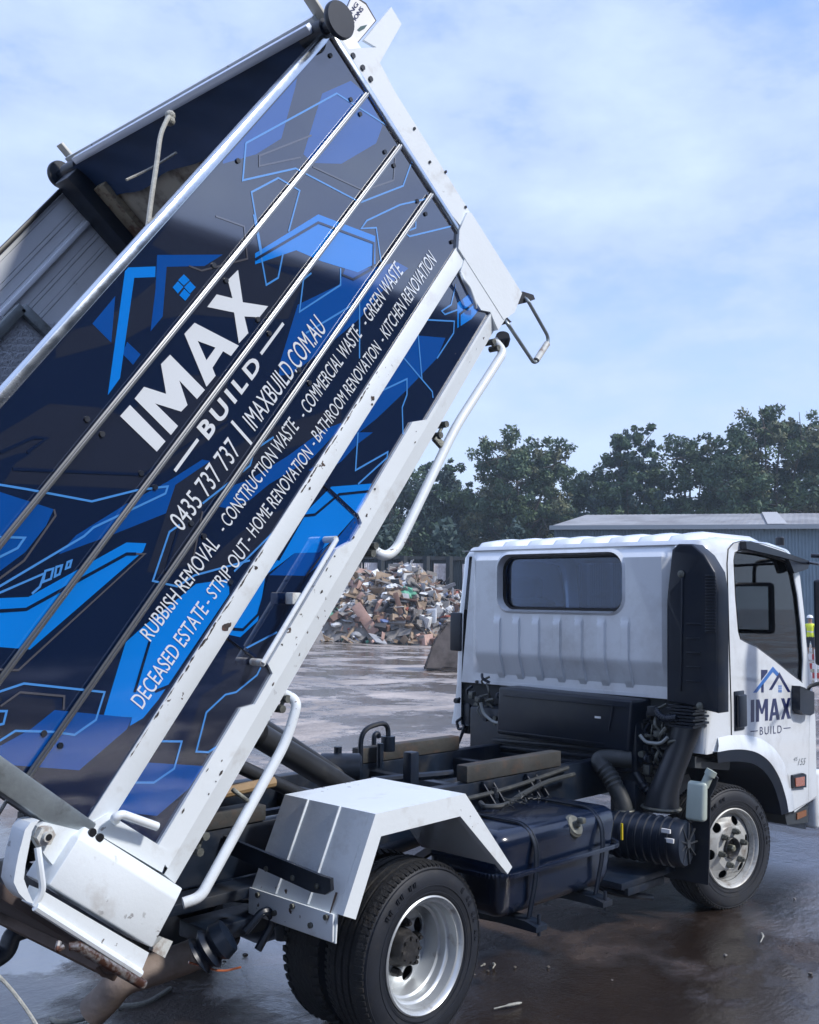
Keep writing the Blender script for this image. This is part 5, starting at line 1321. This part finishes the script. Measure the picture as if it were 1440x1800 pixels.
def debris(p, sz, kind, mi):
    rot = Matrix.Rotation(random.uniform(0, 6.28), 3, 'Z') @ Matrix.Rotation(random.gauss(0, .7), 3, 'X') @ Matrix.Rotation(random.gauss(0, .6), 3, 'Y')
    if kind == 0: d = Vector((sz, sz*random.uniform(.08,.2), sz*random.uniform(.03,.1)))
    elif kind == 1: d = Vector((sz*.6, sz*random.uniform(.3,.6), sz*random.uniform(.02,.06)))
    else: d = Vector((sz*.4, sz*random.uniform(.2,.4), sz*random.uniform(.2,.35)))
    V = []
    for x in (-1,1):
        for y in (-1,1):
            for z in (-1,1): V.append(p+rot @ Vector((x*d.x*random.uniform(.7,1), y*d.y*random.uniform(.7,1.1), z*d.z*random.uniform(.6,1.2))))
    addpoly(bm, V, BF, mi)
for i in range(5200):
    u = random.uniform(-6.0, 5.4); v = random.uniform(-4.0, 1.2) if random.random() < .85 else random.uniform(-3.3, 3)
    h = mound(u, v)
    if h <= .02 and random.random() < .75: continue
    p = pc+sdv*u+view*v; p.z = h+random.uniform(-.05,.10)
    debris(p, random.choice((.08,.10,.13,.17,.22,.3,.42,.7)), random.choice((0,0,1,1,2,2)), random.choices(range(10), (22,14,16,16,12,6,1,2,26,.6))[0])
for i in range(240):
    u = random.uniform(-5.8, 5.0); v = random.uniform(-3.3, .5); h = mound(u, v)
    if h < .05: continue
    p = pc+sdv*u+view*v; p.z = h+.03; s = random.uniform(.10,.30); nv0 = len(bm.verts)
    g = bmesh.ops.create_icosphere(bm, subdivisions=2, radius=s); mi = random.choice((1,1,1,2,8,0,7))
    for q in g['verts']: q.co = p+Vector((q.co.x*1.3, q.co.y, q.co.z*.6))*random.uniform(.72,1.12)
    for q in g['verts']:
        for f in q.link_faces: f.material_index = mi
tag(ob('rubbish_pile', bm, RC_, smooth=0), 'long heap of mixed demolition rubbish in front of the fence', 'rubbish', kind='stuff')
def bigpiece(px, py, dist, L_, W_, T_, ang, mi, name, label, cat):
    c = far(px, py, dist); bm = nb(); d = sdv*sin(ang)+Vector((0,0,1))*-cos(ang); beam(bm, c-d*L_/2, c+d*L_/2, W_, T_, view, .02)
    tag(ob(name, bm, RC_[mi]), label, cat)
bigpiece(642, 1088, 44.7, 1.5, .45, .2, .62, 5, 'carpet_roll', 'pinkish brown roll lying on the lower left of the rubbish pile', 'roll')
bigpiece(704, 1075, 44.9, 1.7, .22, .2, .28, 3, 'timber_beam', 'dark brown timber beam standing upright in the middle of the rubbish pile', 'beam')
bigpiece(652, 1063, 45.5, 1.4, .35, .05, .9, 5, 'plasterboard_sheet', 'pink and blue board leaning on the left of the rubbish pile', 'board')
bm = nb(); c = far(716, 1045, 45.9)
bmesh.ops.create_icosphere(bm, subdivisions=3, radius=.42)
for v_ in bm.verts: v_.co = c+Vector((v_.co.x*1.0, v_.co.y, v_.co.z*.8))*(1+.35*sin(v_.co.x*13+v_.co.z*9)*.5+random.uniform(-.08,.08))
tag(ob('green_bag', bm, RC_[6], smooth=0), 'green plastic bag high on the right of the rubbish pile', 'bag')

# ---------------------------------------------------------------- concrete block
bc = far(800, 1150, 26.5); bd = Vector((bc.x-CX, bc.y-CY, 0)).normalized(); bs = Vector((bd.y, -bd.x, 0))
bm = nb(); bz = gz(bc.x, bc.y); bb = far(745, 1175, 26); 
lft = (bb-bc).dot(bs)
base = bc+bs*(lft+.85)
V = []
for dep in (-.35, .9):
    for x, z in ((-.85,0),(-.62,.62),(-.42,1.05),(-.28,1.18),(.35,1.16),(.75,.5),(.85,0)):
        p = base+bs*x+bd*dep; V.append((p.x, p.y, z))
vs, _ = addpoly(bm, V, [tuple(range(7)), tuple(range(13,6,-1))]+[(i, (i+1) % 7, (i+1) % 7+7, i+7) for i in range(7)])
bmesh.ops.bevel(bm, geom=bm.edges[:], offset=.05, segments=3, profile=.5, affect='EDGES', clamp_overlap=True)
bmesh.ops.subdivide_edges(bm, edges=bm.edges[:], cuts=3, use_grid_fill=True)
for v_ in bm.verts:
    if v_.co.z > .02: v_.co += Vector((random.uniform(-.03,.03), random.uniform(-.03,.03), random.uniform(-.03,.03)))
tag(ob('concrete_block', bm, mat('old_concrete', (.14,.12,.11), .85, var=.4, vscale=2.5, dirt=(.05,.042,.04), dscale=2, bump=.5, bscale=8)), 'stained wedge shaped concrete block standing behind the cab', 'barrier')

# ---------------------------------------------------------------- fence behind the pile
fcn = far(720, 1059, 54); fv = Vector((fcn.x-CX, fcn.y-CY, 0)).normalized(); fs = Vector((fv.y, -fv.x, 0)); K54 = 54/1803
FE = empty('fence', (fcn.x, fcn.y, 0)); tag(FE, 'tall fence of pale corrugated sheets and dark posts behind the rubbish', 'fence')
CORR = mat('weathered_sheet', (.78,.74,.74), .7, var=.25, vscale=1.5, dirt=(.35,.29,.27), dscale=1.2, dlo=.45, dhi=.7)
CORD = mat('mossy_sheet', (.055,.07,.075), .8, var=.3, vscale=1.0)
DKT = mat('dark_post', (.025,.03,.035), .8, var=.3)
def fpt(px, z, o=0): return fcn+fs*((px-720)*K54)+fv*o+Vector((0,0,z-fcn.z))
def sheet(px0, px1, z0, z1, m_, o):
    bm = nb(); w = (px1-px0)*K54; n = max(8, int(w/.045)); V = []
    for i in range(n+1):
        for z in (z0, z1): p = fpt(px0+(px1-px0)*i/n, z, o+(.03 if i % 2 else -.03)*.5); V.append(p)
    addpoly(bm, V, [(2*i, 2*i+2, 2*i+3, 2*i+1) for i in range(n)]); ob('corrugated_sheet', bm, m_, FE, smooth=0)
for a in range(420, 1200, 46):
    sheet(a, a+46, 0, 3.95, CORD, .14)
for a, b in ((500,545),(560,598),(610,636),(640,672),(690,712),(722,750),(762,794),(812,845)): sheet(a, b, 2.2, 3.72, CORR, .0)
bm = nb(); beam(bm, fpt(420, 4.0), fpt(1200, 4.0), .2, .18, (0,0,1)); beam(bm, fpt(420, 2.1), fpt(1200, 2.1), .1, .12, (0,0,1)); ob('fence_rail', bm, DKT, FE)
for a in range(430, 1180, 40):
    bm = nb(); p = fpt(a-1, 0, -.1); box(bm, p-Vector((.13,.13,0)), p+Vector((.13,.13,4.1))); ob('fence_post', bm, DKT, FE)

# ---------------------------------------------------------------- shed
SH = empty('shed', (0,0,0)); 
sn = far(1200, 1059, 58); sv = Vector((sn.x-CX, sn.y-CY, 0)).normalized(); ss = Vector((sv.y, -sv.x, 0))
SH.location = (sn.x, sn.y, 0); tag(SH, 'long blue grey steel shed with a pale low pitched roof', 'shed')
def shp(px, z, o=0): k = 58/1803*1.035; return Vector((sn.x, sn.y, 0))+ss*((px-1200)*k)+sv*o+Vector((0,0,z))
SHW = mat('blue_grey_cladding', (.15,.215,.27), .5, var=.10, vscale=.6, dirt=(.11,.14,.16), dscale=.5)
SHR = mat('pale_roofing', (.30,.30,.30), .6, var=.2, vscale=.35, dirt=(.17,.16,.16), dscale=.4, dlo=.45, dhi=.7)
SHL = mat('lighter_roof_sheet', (.42,.42,.42), .6, var=.1)
ez = 6.02; rz = 7.3
bm = nb(); V = []; x0, x1 = 990, 2100; n = 1300
for i in range(n+1):
    for z in (0, ez): V.append(shp(x0+(x1-x0)*i/n, z, (.04 if (i//2) % 3 == 0 else 0)))
addpoly(bm, V, [(2*i, 2*i+2, 2*i+3, 2*i+1) for i in range(n)])
addpoly(bm, [shp(x0,0), shp(x0,ez), shp(x0+34,rz,7), shp(x0,ez,14), shp(x0,0,14)], [(0,1,2,3,4)])
ob('shed_wall', bm, SHW, SH, smooth=0)
bm = nb(); n = 220; V = []
for i in range(n+1):
    a = x0-6+(x1-x0)*i/n; h = .012 if i % 2 else 0; b_ = a+40*(1-i/n)+0
    V += [shp(a, ez+.02+h, -.35), shp(b_, rz+h, 7), shp(a, ez+.02+h, 14.4)]
addpoly(bm, V, [(3*i+j, 3*i+3+j, 3*i+4+j, 3*i+1+j) for i in range(n) for j in range(2)]); rf = ob('shed_roof', bm, SHR, SH, smooth=0)
bm = nb(); beam(bm, shp(x0-6, ez-.06, -.42), shp(x1, ez-.06, -.42), .16, .24, (0,0,1)); ob('gutter', bm, mat('gutter_grey', (.25,.28,.31), .5), rf)
bm = nb(); addpoly(bm, [shp(1333, ez+.10, -.37), shp(1363, ez+.10, -.37), shp(1366, rz+.09, 6.9), shp(1340, rz+.09, 6.9)], [(0,1,2,3)]); ob('roof_sheet', bm, SHL, rf, smooth=0)
bm = nb(); box(bm, (0,0,0), (1,1,1), fn=lambda a, b, c: shp(1431+a*200, .0+c*2.6, -.3+b*.35)); ob('shed_door', bm, mat('dark_opening', (.015,.02,.03), .8), SH)
bm = nb(); box(bm, (0,0,0), (1,1,1), fn=lambda a, b, c: shp(1409+a*9, 2.0+c*.9, -.12+b*.1)); wn = ob('shed_notice', bm, LBL, SH)

# ---------------------------------------------------------------- worker, barrier
pz = gz(PP.x, PP.y)
wp = far(1423.5, 1059, 45); wp.z = gz(wp.x, wp.y); wv = Vector((wp.x-CX, wp.y-CY, 0)).normalized(); ws = Vector((wv.y, -wv.x, 0))
def skin_body(name, joints, edges, m_, sub=2):
    me = D.meshes.new(name); me.from_pydata([j[0] for j in joints], edges, []); o = D.objects.new(name, me); COL.objects.link(o)
    sm = o.modifiers.new('s', 'SKIN'); 
    for i, j in enumerate(joints): me.skin_vertices[0].data[i].radius = (j[1], j[1]) if not isinstance(j[1], tuple) else j[1]
    me.skin_vertices[0].data[0].use_root = True
    o.modifiers.new('u', 'SUBSURF').levels = sub; o.modifiers['u'].render_levels = sub
    dg = bpy.context.evaluated_depsgraph_get(); dg.update(); m2 = D.meshes.new_from_object(o.evaluated_get(dg)); o.modifiers.clear(); o.data = m2; m2.materials.clear()
    for x in m_: m2.materials.append(x)
    m2.shade_smooth(); return o
def wq(s, d, z): return tuple(wp+ws*s+wv*d+Vector((0,0,z)))
J = [(wq(0,0,.92),.13),(wq(0,.0,1.12),.13),(wq(0,.0,1.32),(.17)),(wq(0,.0,1.43),.09),(wq(0,0,1.50),.055),(wq(0,-.01,1.60),.085),(wq(0,-.01,1.68),.08),
     (wq(-.20,0,1.38),.065),(wq(-.25,-.03,1.12),.048),(wq(-.20,-.16,.92),.038),(wq(-.18,-.2,.84),.032),(wq(.20,0,1.38),.065),(wq(.26,-.03,1.12),.048),(wq(.22,-.14,.92),.038),(wq(.20,-.18,.84),.032),
     (wq(-.10,0,.84),.10),(wq(-.11,-.02,.48),.068),(wq(-.12,.02,.10),.046),(wq(-.12,-.10,.035),.04),(wq(.10,0,.84),.10),(wq(.12,-.02,.48),.068),(wq(.13,.02,.10),.046),(wq(.13,-.10,.035),.04)]
E_ = [(0,1),(1,2),(2,3),(3,4),(4,5),(5,6),(3,7),(7,8),(8,9),(9,10),(3,11),(11,12),(12,13),(13,14),(0,15),(15,16),(16,17),(17,18),(0,19),(19,20),(20,21),(21,22)]
SK = mat('skin', (.35,.20,.14), .5); HV = mat('hi_vis_yellow', (.72,.80,.04), .6, var=.05); NV = mat('navy_shorts', (.010,.013,.03), .8)
per = skin_body('person', J, E_, [SK, HV, NV, mat('silver_tape', (.7,.7,.68), .3)])
for p_ in per.data.polygons:
    z = p_.center.z-wp.z; q = p_.center-wp; s_ = abs(q.dot(ws))
    p_.material_index = (3 if 1.10 < z < 1.15 and s_ < .2 else 1) if (z > .93 and z < 1.47 and (s_ < .26 or z > .98)) else (2 if .50 < z <= .93 and s_ < .22 else (2 if z < .12 else 0))
tag(per, 'worker in yellow vest, dark shorts and white helmet standing beyond the mirror', 'person')
bm = nb(); hc = Vector(wq(0,-.01,1.70)); lathe(bm, [(0,.135),(.01,.128),(.05,.12),(.09,.095),(.115,.05),(.122,0)], hc, (0,0,1), 24); box(bm, hc+Vector((-.1,-.1,0))-wv*.1, hc+Vector((.1,.1,.012))-wv*.1, .004)
ob('helmet', bm, LBL, per)
bp_ = far(1425, 1180, 26.5); BZ = gz(bp_.x, bp_.y); bp_.z = BZ
bv = Vector((bp_.x-CX, bp_.y-CY, 0)).normalized(); b2 = Vector((bv.y, -bv.x, 0))
RB = empty('road_barrier', tuple(bp_)); tag(RB, 'red and white plank barrier on white posts near the shed', 'barrier')
for i, z in enumerate((.18,.40,.62)):
    bm = nb(); 
    for k in range(10):
        a = bp_+b2*(-.12+k*.16); beam(bm, a+Vector((0,0,z)), a+b2*.158+Vector((0,0,z)), .03, .13, (0,0,1), 0, k % 2 if i % 2 else (k+1) % 2)
    ob('plank', bm, [mat('barrier_red', (.45,.05,.05), .5), LBL], RB)
for s in (.12, 1.3):
    bm = nb(); a = bp_+b2*s; beam(bm, a, a+Vector((0,0,.80)), .05, .05, (1,0,0)); beam(bm, a-bv*.2+Vector((0,0,.03)), a+bv*.2+Vector((0,0,.03)), .05, .05, (0,0,1)); ob('barrier_post', bm, LBL, RB)

# ---------------------------------------------------------------- trees
def leafmat(name, c, v=.35):
    return mat(name, c, .6, var=v, vscale=.9, spec=.3)
LMS = [leafmat('leaf_a', (.050,.088,.046)), leafmat('leaf_b', (.075,.112,.048)), leafmat('leaf_c', (.040,.068,.060)), leafmat('leaf_d', (.115,.125,.065))]
BARK = mat('bark', (.09,.075,.06), .9, var=.3, bump=.3)
for m_ in LMS:
    b = m_.node_tree.nodes['Principled BSDF']
    b.inputs['Subsurface Weight'].default_value = 0
def tree(pxc, dist, ztop, zlow, hw_px, seed, label, nl=5200, lm=(0,1,2), lobes=9, leaf=.30, name='tree', gaps=.0, vis=True):
    rnd = random.Random(seed); np_ = np.random.RandomState(seed)
    b0 = far(pxc, 1059, dist); b0.z = gz(b0.x, b0.y); k = dist/1803; W_ = hw_px*k
    T = empty(name, tuple(b0)); tag(T, label, 'tree', 'trees beyond the yard')
    v_ = Vector((b0.x-CX, b0.y-CY, 0)).normalized(); s_ = Vector((v_.y, -v_.x, 0))
    H = ztop
    bm = nb(); L0 = []
    # lobes
    for i in range(lobes):
        a = i*2.4+rnd.random(); f = (i+.5)/lobes
        h = zlow+(H-zlow)*(.25+.75*f); env = sin(pi*min(1, .18+.80*(h-zlow)/(H-zlow)))**.6
        r = W_*.85*env*rnd.uniform(.55, 1.0) if i < lobes-1 else W_*.12
        c = b0+s_*cos(a)*r+v_*sin(a)*r*.8; rr = W_*rnd.uniform(.40,.60)*(1.12-.40*f)
        c.z = min(h, H-rr*.75)+b0.z; L0.append((c, rr))
    tr = [b0, b0+Vector((W_*.05,0,zlow*.5)), b0+Vector((-W_*.04,W_*.03,zlow+ (H-zlow)*.2)), b0+Vector((0,0,zlow+(H-zlow)*.65))]
    tq = catmull(tr, 5); n_ = len(tq); tube(bm, tq, [W_*.075*(1-.75*i/(n_-1)) for i in range(n_)], 8)
    for c, r in L0:
        st_ = tq[min(n_-2, int(n_*rnd.uniform(.35,.75)))]; md_ = st_.lerp(c, .5)+Vector((0,0,-r*.2)); q = catmull([st_, md_, c], 4); tube(bm, q, [W_*.03*(1-.7*i/(len(q)-1)) for i in range(len(q))], 6)
        for _ in range(4):
            e = c+Vector((rnd.gauss(0,1), rnd.gauss(0,1), rnd.gauss(0,.8))).normalized()*r*.85; tube(bm, [c, c.lerp(e, .5)+Vector((0,0,-.05)), e], [W_*.010, W_*.007, W_*.004], 5)
    ob('trunk', bm, BARK, T)
    tot = sum(r**2 for c, r in L0); Pn = []; Mi = []
    sub = []
    for c, r in L0:
        m = max(5, int(22*r*r/tot*lobes))
        for _ in range(m):
            d = Vector((rnd.gauss(0,1), rnd.gauss(0,1), rnd.gauss(0,1))).normalized(); sub.append((c+d*r*rnd.uniform(.45,1.0)*Vector((1,1,.85)).length/1.65, r*rnd.uniform(.16,.36), rnd.choice(lm)))
    w_ = np.array([r**2 for _, r, _ in sub]); w_ /= w_.sum()
    pick = np_.choice(len(sub), nl, p=w_)
    C_ = np.array([list(s[0]) for s in sub])[pick]; R0_ = np.array([s[1] for s in sub])[pick]; MI = np.array([s[2] for s in sub])[pick]
    d = np_.normal(size=(nl,3)); d /= np.linalg.norm(d, axis=1)[:,None]; rad = np_.uniform(.3, 1.08, nl)**.6
    P = C_+d*(R0_*rad)[:,None]*np.array([1,1,.8])
    u = np_.normal(size=(nl,3)); u /= np.linalg.norm(u, axis=1)[:,None]; w2 = np.cross(u, d+np_.normal(size=(nl,3))*.5); w2 /= np.linalg.norm(w2, axis=1)[:,None]
    sz = leaf*np_.uniform(.45, 1.0, nl)[:,None]
    V = np.empty((nl,4,3)); V[:,0] = P-u*sz; V[:,1] = P-w2*sz*.45; V[:,2] = P+u*sz; V[:,3] = P+w2*sz*.45
    me = D.meshes.new('crown'); me.from_pydata(V.reshape(-1,3).tolist(), [], np.arange(nl*4).reshape(-1,4).tolist())
    for m_ in LMS: me.materials.append(m_)
    me.polygons.foreach_set('material_index', MI.astype('i')); me.update()
    o = D.objects.new('crown', me); COL.objects.link(o); o.parent = T; o.matrix_parent_inverse = T.matrix_basis.inverted()
    return T
def zt(py, dist, px=900): return 1.69+(1062-py)/1803*dist
T_ = [
 (560, 80, 880, 3, 130, 'rounded dark tree glimpsed between the tray rails', (0,2), 4200),
 (700, 78, 800, 2.5, 95, 'dark broad tree just right of the raised tray', (0,2), 7000),
 (770, 81, 785, 3, 60, 'dark narrow tree whose top leans over the side guard tube', (0,2), 4200),
 (915, 78, 748, 4.5, 98, 'big open crowned tree with sky showing between its limbs left of the shed', (0,1,3), 7600),
 (860, 84, 850, 2, 75, 'low dark tree filling the gap behind the open crowned tree', (2,0), 5200),
 (1035, 84, 800, 2, 70, 'low dense tree left of the pointed tree', (2,0), 5200),
 (1110, 79, 733, 3.5, 78, 'pointed dark green tree rising behind the cab roof', (0,1,2), 6800),
 (1215, 81, 757, 3, 78, 'bushy green tree between the pointed tree and the tallest one', (0,1), 6400),
 (1355, 78, 708, 4.5, 105, 'tallest broad tree with layered branches above the shed roof', (1,3,0), 8600),
 (1290, 86, 800, 3, 70, 'dark tree hidden low behind the tallest one', (2,0), 5000),
 (1450, 80, 728, 3, 65, 'tree cut by the right edge of the photo', (0,1), 5000),
 (1150, 88, 850, 2, 110, 'low dark thicket tree just above the shed roof', (2,0), 4600),
 (990, 88, 860, 2, 85, 'low dark tree above the left end of the shed', (2,0), 4200)]
for i, (px, ds, top, zl, hw, lab, lm, nl) in enumerate(T_):
    tree(px, ds, zt(top+24, ds), zl, hw*(1.12 if i not in (6,) else .95), 100+i, lab, int(nl*3.6), lm, lobes=15 if nl > 6000 else 11, leaf=.235)
# bushes along the fence foot
bm = nb(); V = []; F2 = []
rs = np.random.RandomState(5)
for i in range(9000):
    px = rs.uniform(430, 1010); z = rs.uniform(3.0, 6.6)*(.75+.25*sin(px*.05)); p = fpt(px, 0, rs.uniform(1.2, 3.6)); p.z = z-rs.uniform(0, 1.2)
    a = Vector(rs.normal(size=3)).normalized()*rs.uniform(.12,.32); b = a.cross(Vector(rs.normal(size=3))).normalized()*.12
    n0 = len(V); V += [p-a, p-b, p+a, p+b]; F2.append((n0, n0+1, n0+2, n0+3))
me = D.meshes.new('hedge'); me.from_pydata([tuple(v) for v in V], [], F2); me.materials.append(LMS[2]); o = D.objects.new('hedge', me); COL.objects.link(o)
tag(o, 'dark tangled undergrowth behind the pale sheet fence', 'undergrowth', kind='stuff')
# unseen dark block added behind the viewer to darken the reflection in the wrap
bm = nb(); 
c_ = Vector((5.0, -24, 0)); box(bm, (-26,-25,0), (34,-24,12.6))
WB = tag(ob('backdrop', bm, mat('backdrop_dark', (.02,.024,.03), .7, var=.3, vscale=.3)), 'long dark workshop added out of view for the dark reflection in the tray side', 'building')
bm = nb(); box(bm, (-26.4,-36,12.6), (34.4,-23.6,12.9)); ob('roof', bm, mat('backdrop_top', (.1,.1,.11), .6), WB)  # lid of the added unseen block

# ---------------------------------------------------------------- ropes and litter
bm = nb(); P = [at(299,203,1,-.60), at(292,214,1,-.64), at(282,240,1,-.72), at(275,290,1,-.80), at(266,350,1,-.88), at(258,415,1,-.95)]
Q = catmull(P, 10); tube(bm, Q, .0085, 8)
for i in range(2): bmesh.ops.create_icosphere(bm, subdivisions=2, radius=.02, matrix=Matrix.Translation(P[0]+Vector((0,0,-.02*i))))
tag(ob('rope', bm, ROPE), 'frayed white rope hanging from the tarpaulin down to the tray rail', 'rope')
bm = nb(); tube(bm, catmull([at(222,316,1,-.1), at(250,303,1,-.1), at(275,290,1,-.1), at(310,268,1,-.2)], 6), .006, 6); tag(ob('rope', bm, ROPE), 'short pale cord lying across the dark tarpaulin', 'cord')
bm = nb(); tube(bm, catmull([at(90,1792,2,.01), at(105,1796,2,.012), at(140,1793,2,.012), at(200,1771,2,.012), at(255,1763,2,.012), at(300,1738,2,.012)], 8), .010, 8)
tag(ob('rope', bm, ROPE), 'pale rope lying on the wet ground behind the exhaust', 'rope')
bm = nb(); tube(bm, catmull([at(-10,1708,1,-.95), at(20,1740,1,-1.0), at(50,1780,1,-1.05), at(75,1820,1,-1.1)], 6), .005, 6); tag(ob('rope', bm, ROPE), 'thin cord hanging down from the tray in the lower left corner', 'cord')
bm = nb(); tube(bm, catmull([at(20,1385,1,-.5), at(16,1400,1,-.5), at(-8,1440,1,-.5)], 6), .006, 6); tag(ob('rope', bm, ROPE), 'thin cable crossing the brown tailgate', 'cable')
for i, (px, py, a, l, lab) in enumerate(((1338,1648,.4,.16,'pale bent twig on the wet ground right of the front wheel'), (893,1768,-.3,.14,'pale twig on the mud in front of the rear wheel'), (866,1698,.7,.07,'small white chip on the mud beside the rear tyre'), (848,1697,.2,.03,'tiny white stone against the rear tyre'))):
    p = at(px, py, 2, .012); bm = nb(); d = Vector((cos(a), sin(a), 0)); tube(bm, catmull([p-d*l/2, p+Vector((d.y, -d.x, 0))*.01+Vector((0,0,.006)), p+d*l/2], 4), [.003]*4+[.006]*4+[.003], 6)
    tag(ob('twig' if i < 2 else 'debris_chip', bm, ROPE), lab, 'litter')

# small stones and scraps lying about the yard near the truck
bm = nb(); rq = random.Random(3)
for i in range(140):
    a = rq.uniform(0, 6.28); r = rq.uniform(.5, 7.5); p = Vector((.5+r*cos(a), -1.2+r*sin(a), .004)); s = rq.uniform(.003, .010)*(1+r*.12)
    V = [p+Vector((x*s*rq.uniform(.5,1.2), y*s*rq.uniform(.5,1.2), (z+.6)*s*rq.uniform(.3,.6))) for x in (-1,1) for y in (-1,1) for z in (-1,1)]
    addpoly(bm, V, BF, 0 if rq.random() < .7 else 1)
tag(ob('gravel', bm, [mat('pebble', (.10,.09,.08), .7, var=.4, vscale=40), mat('pale_pebble', (.16,.15,.14), .7, var=.3, vscale=40)], smooth=0), 'scattered small stones and scraps on the wet yard', 'gravel', kind='stuff')

# thin damp air over the yard: far trees fade a little
bm = nb(); box(bm, (-60, -60, -2), (150, 150, 30)); hz = D.materials.new('damp_air'); hz.use_nodes = True; t = hz.node_tree; t.nodes.clear()
o_ = t.nodes.new('ShaderNodeOutputMaterial'); pv = t.nodes.new('ShaderNodeVolumePrincipled'); pv.inputs['Color'].default_value = (.70, .86, 1, 1); pv.inputs['Density'].default_value = .0010; pv.inputs['Anisotropy'].default_value = .2
t.links.new(pv.outputs[0], o_.inputs['Volume'])
tag(ob('haze', bm, hz, smooth=0), 'faint bluish damp air over the yard', 'haze', kind='stuff')
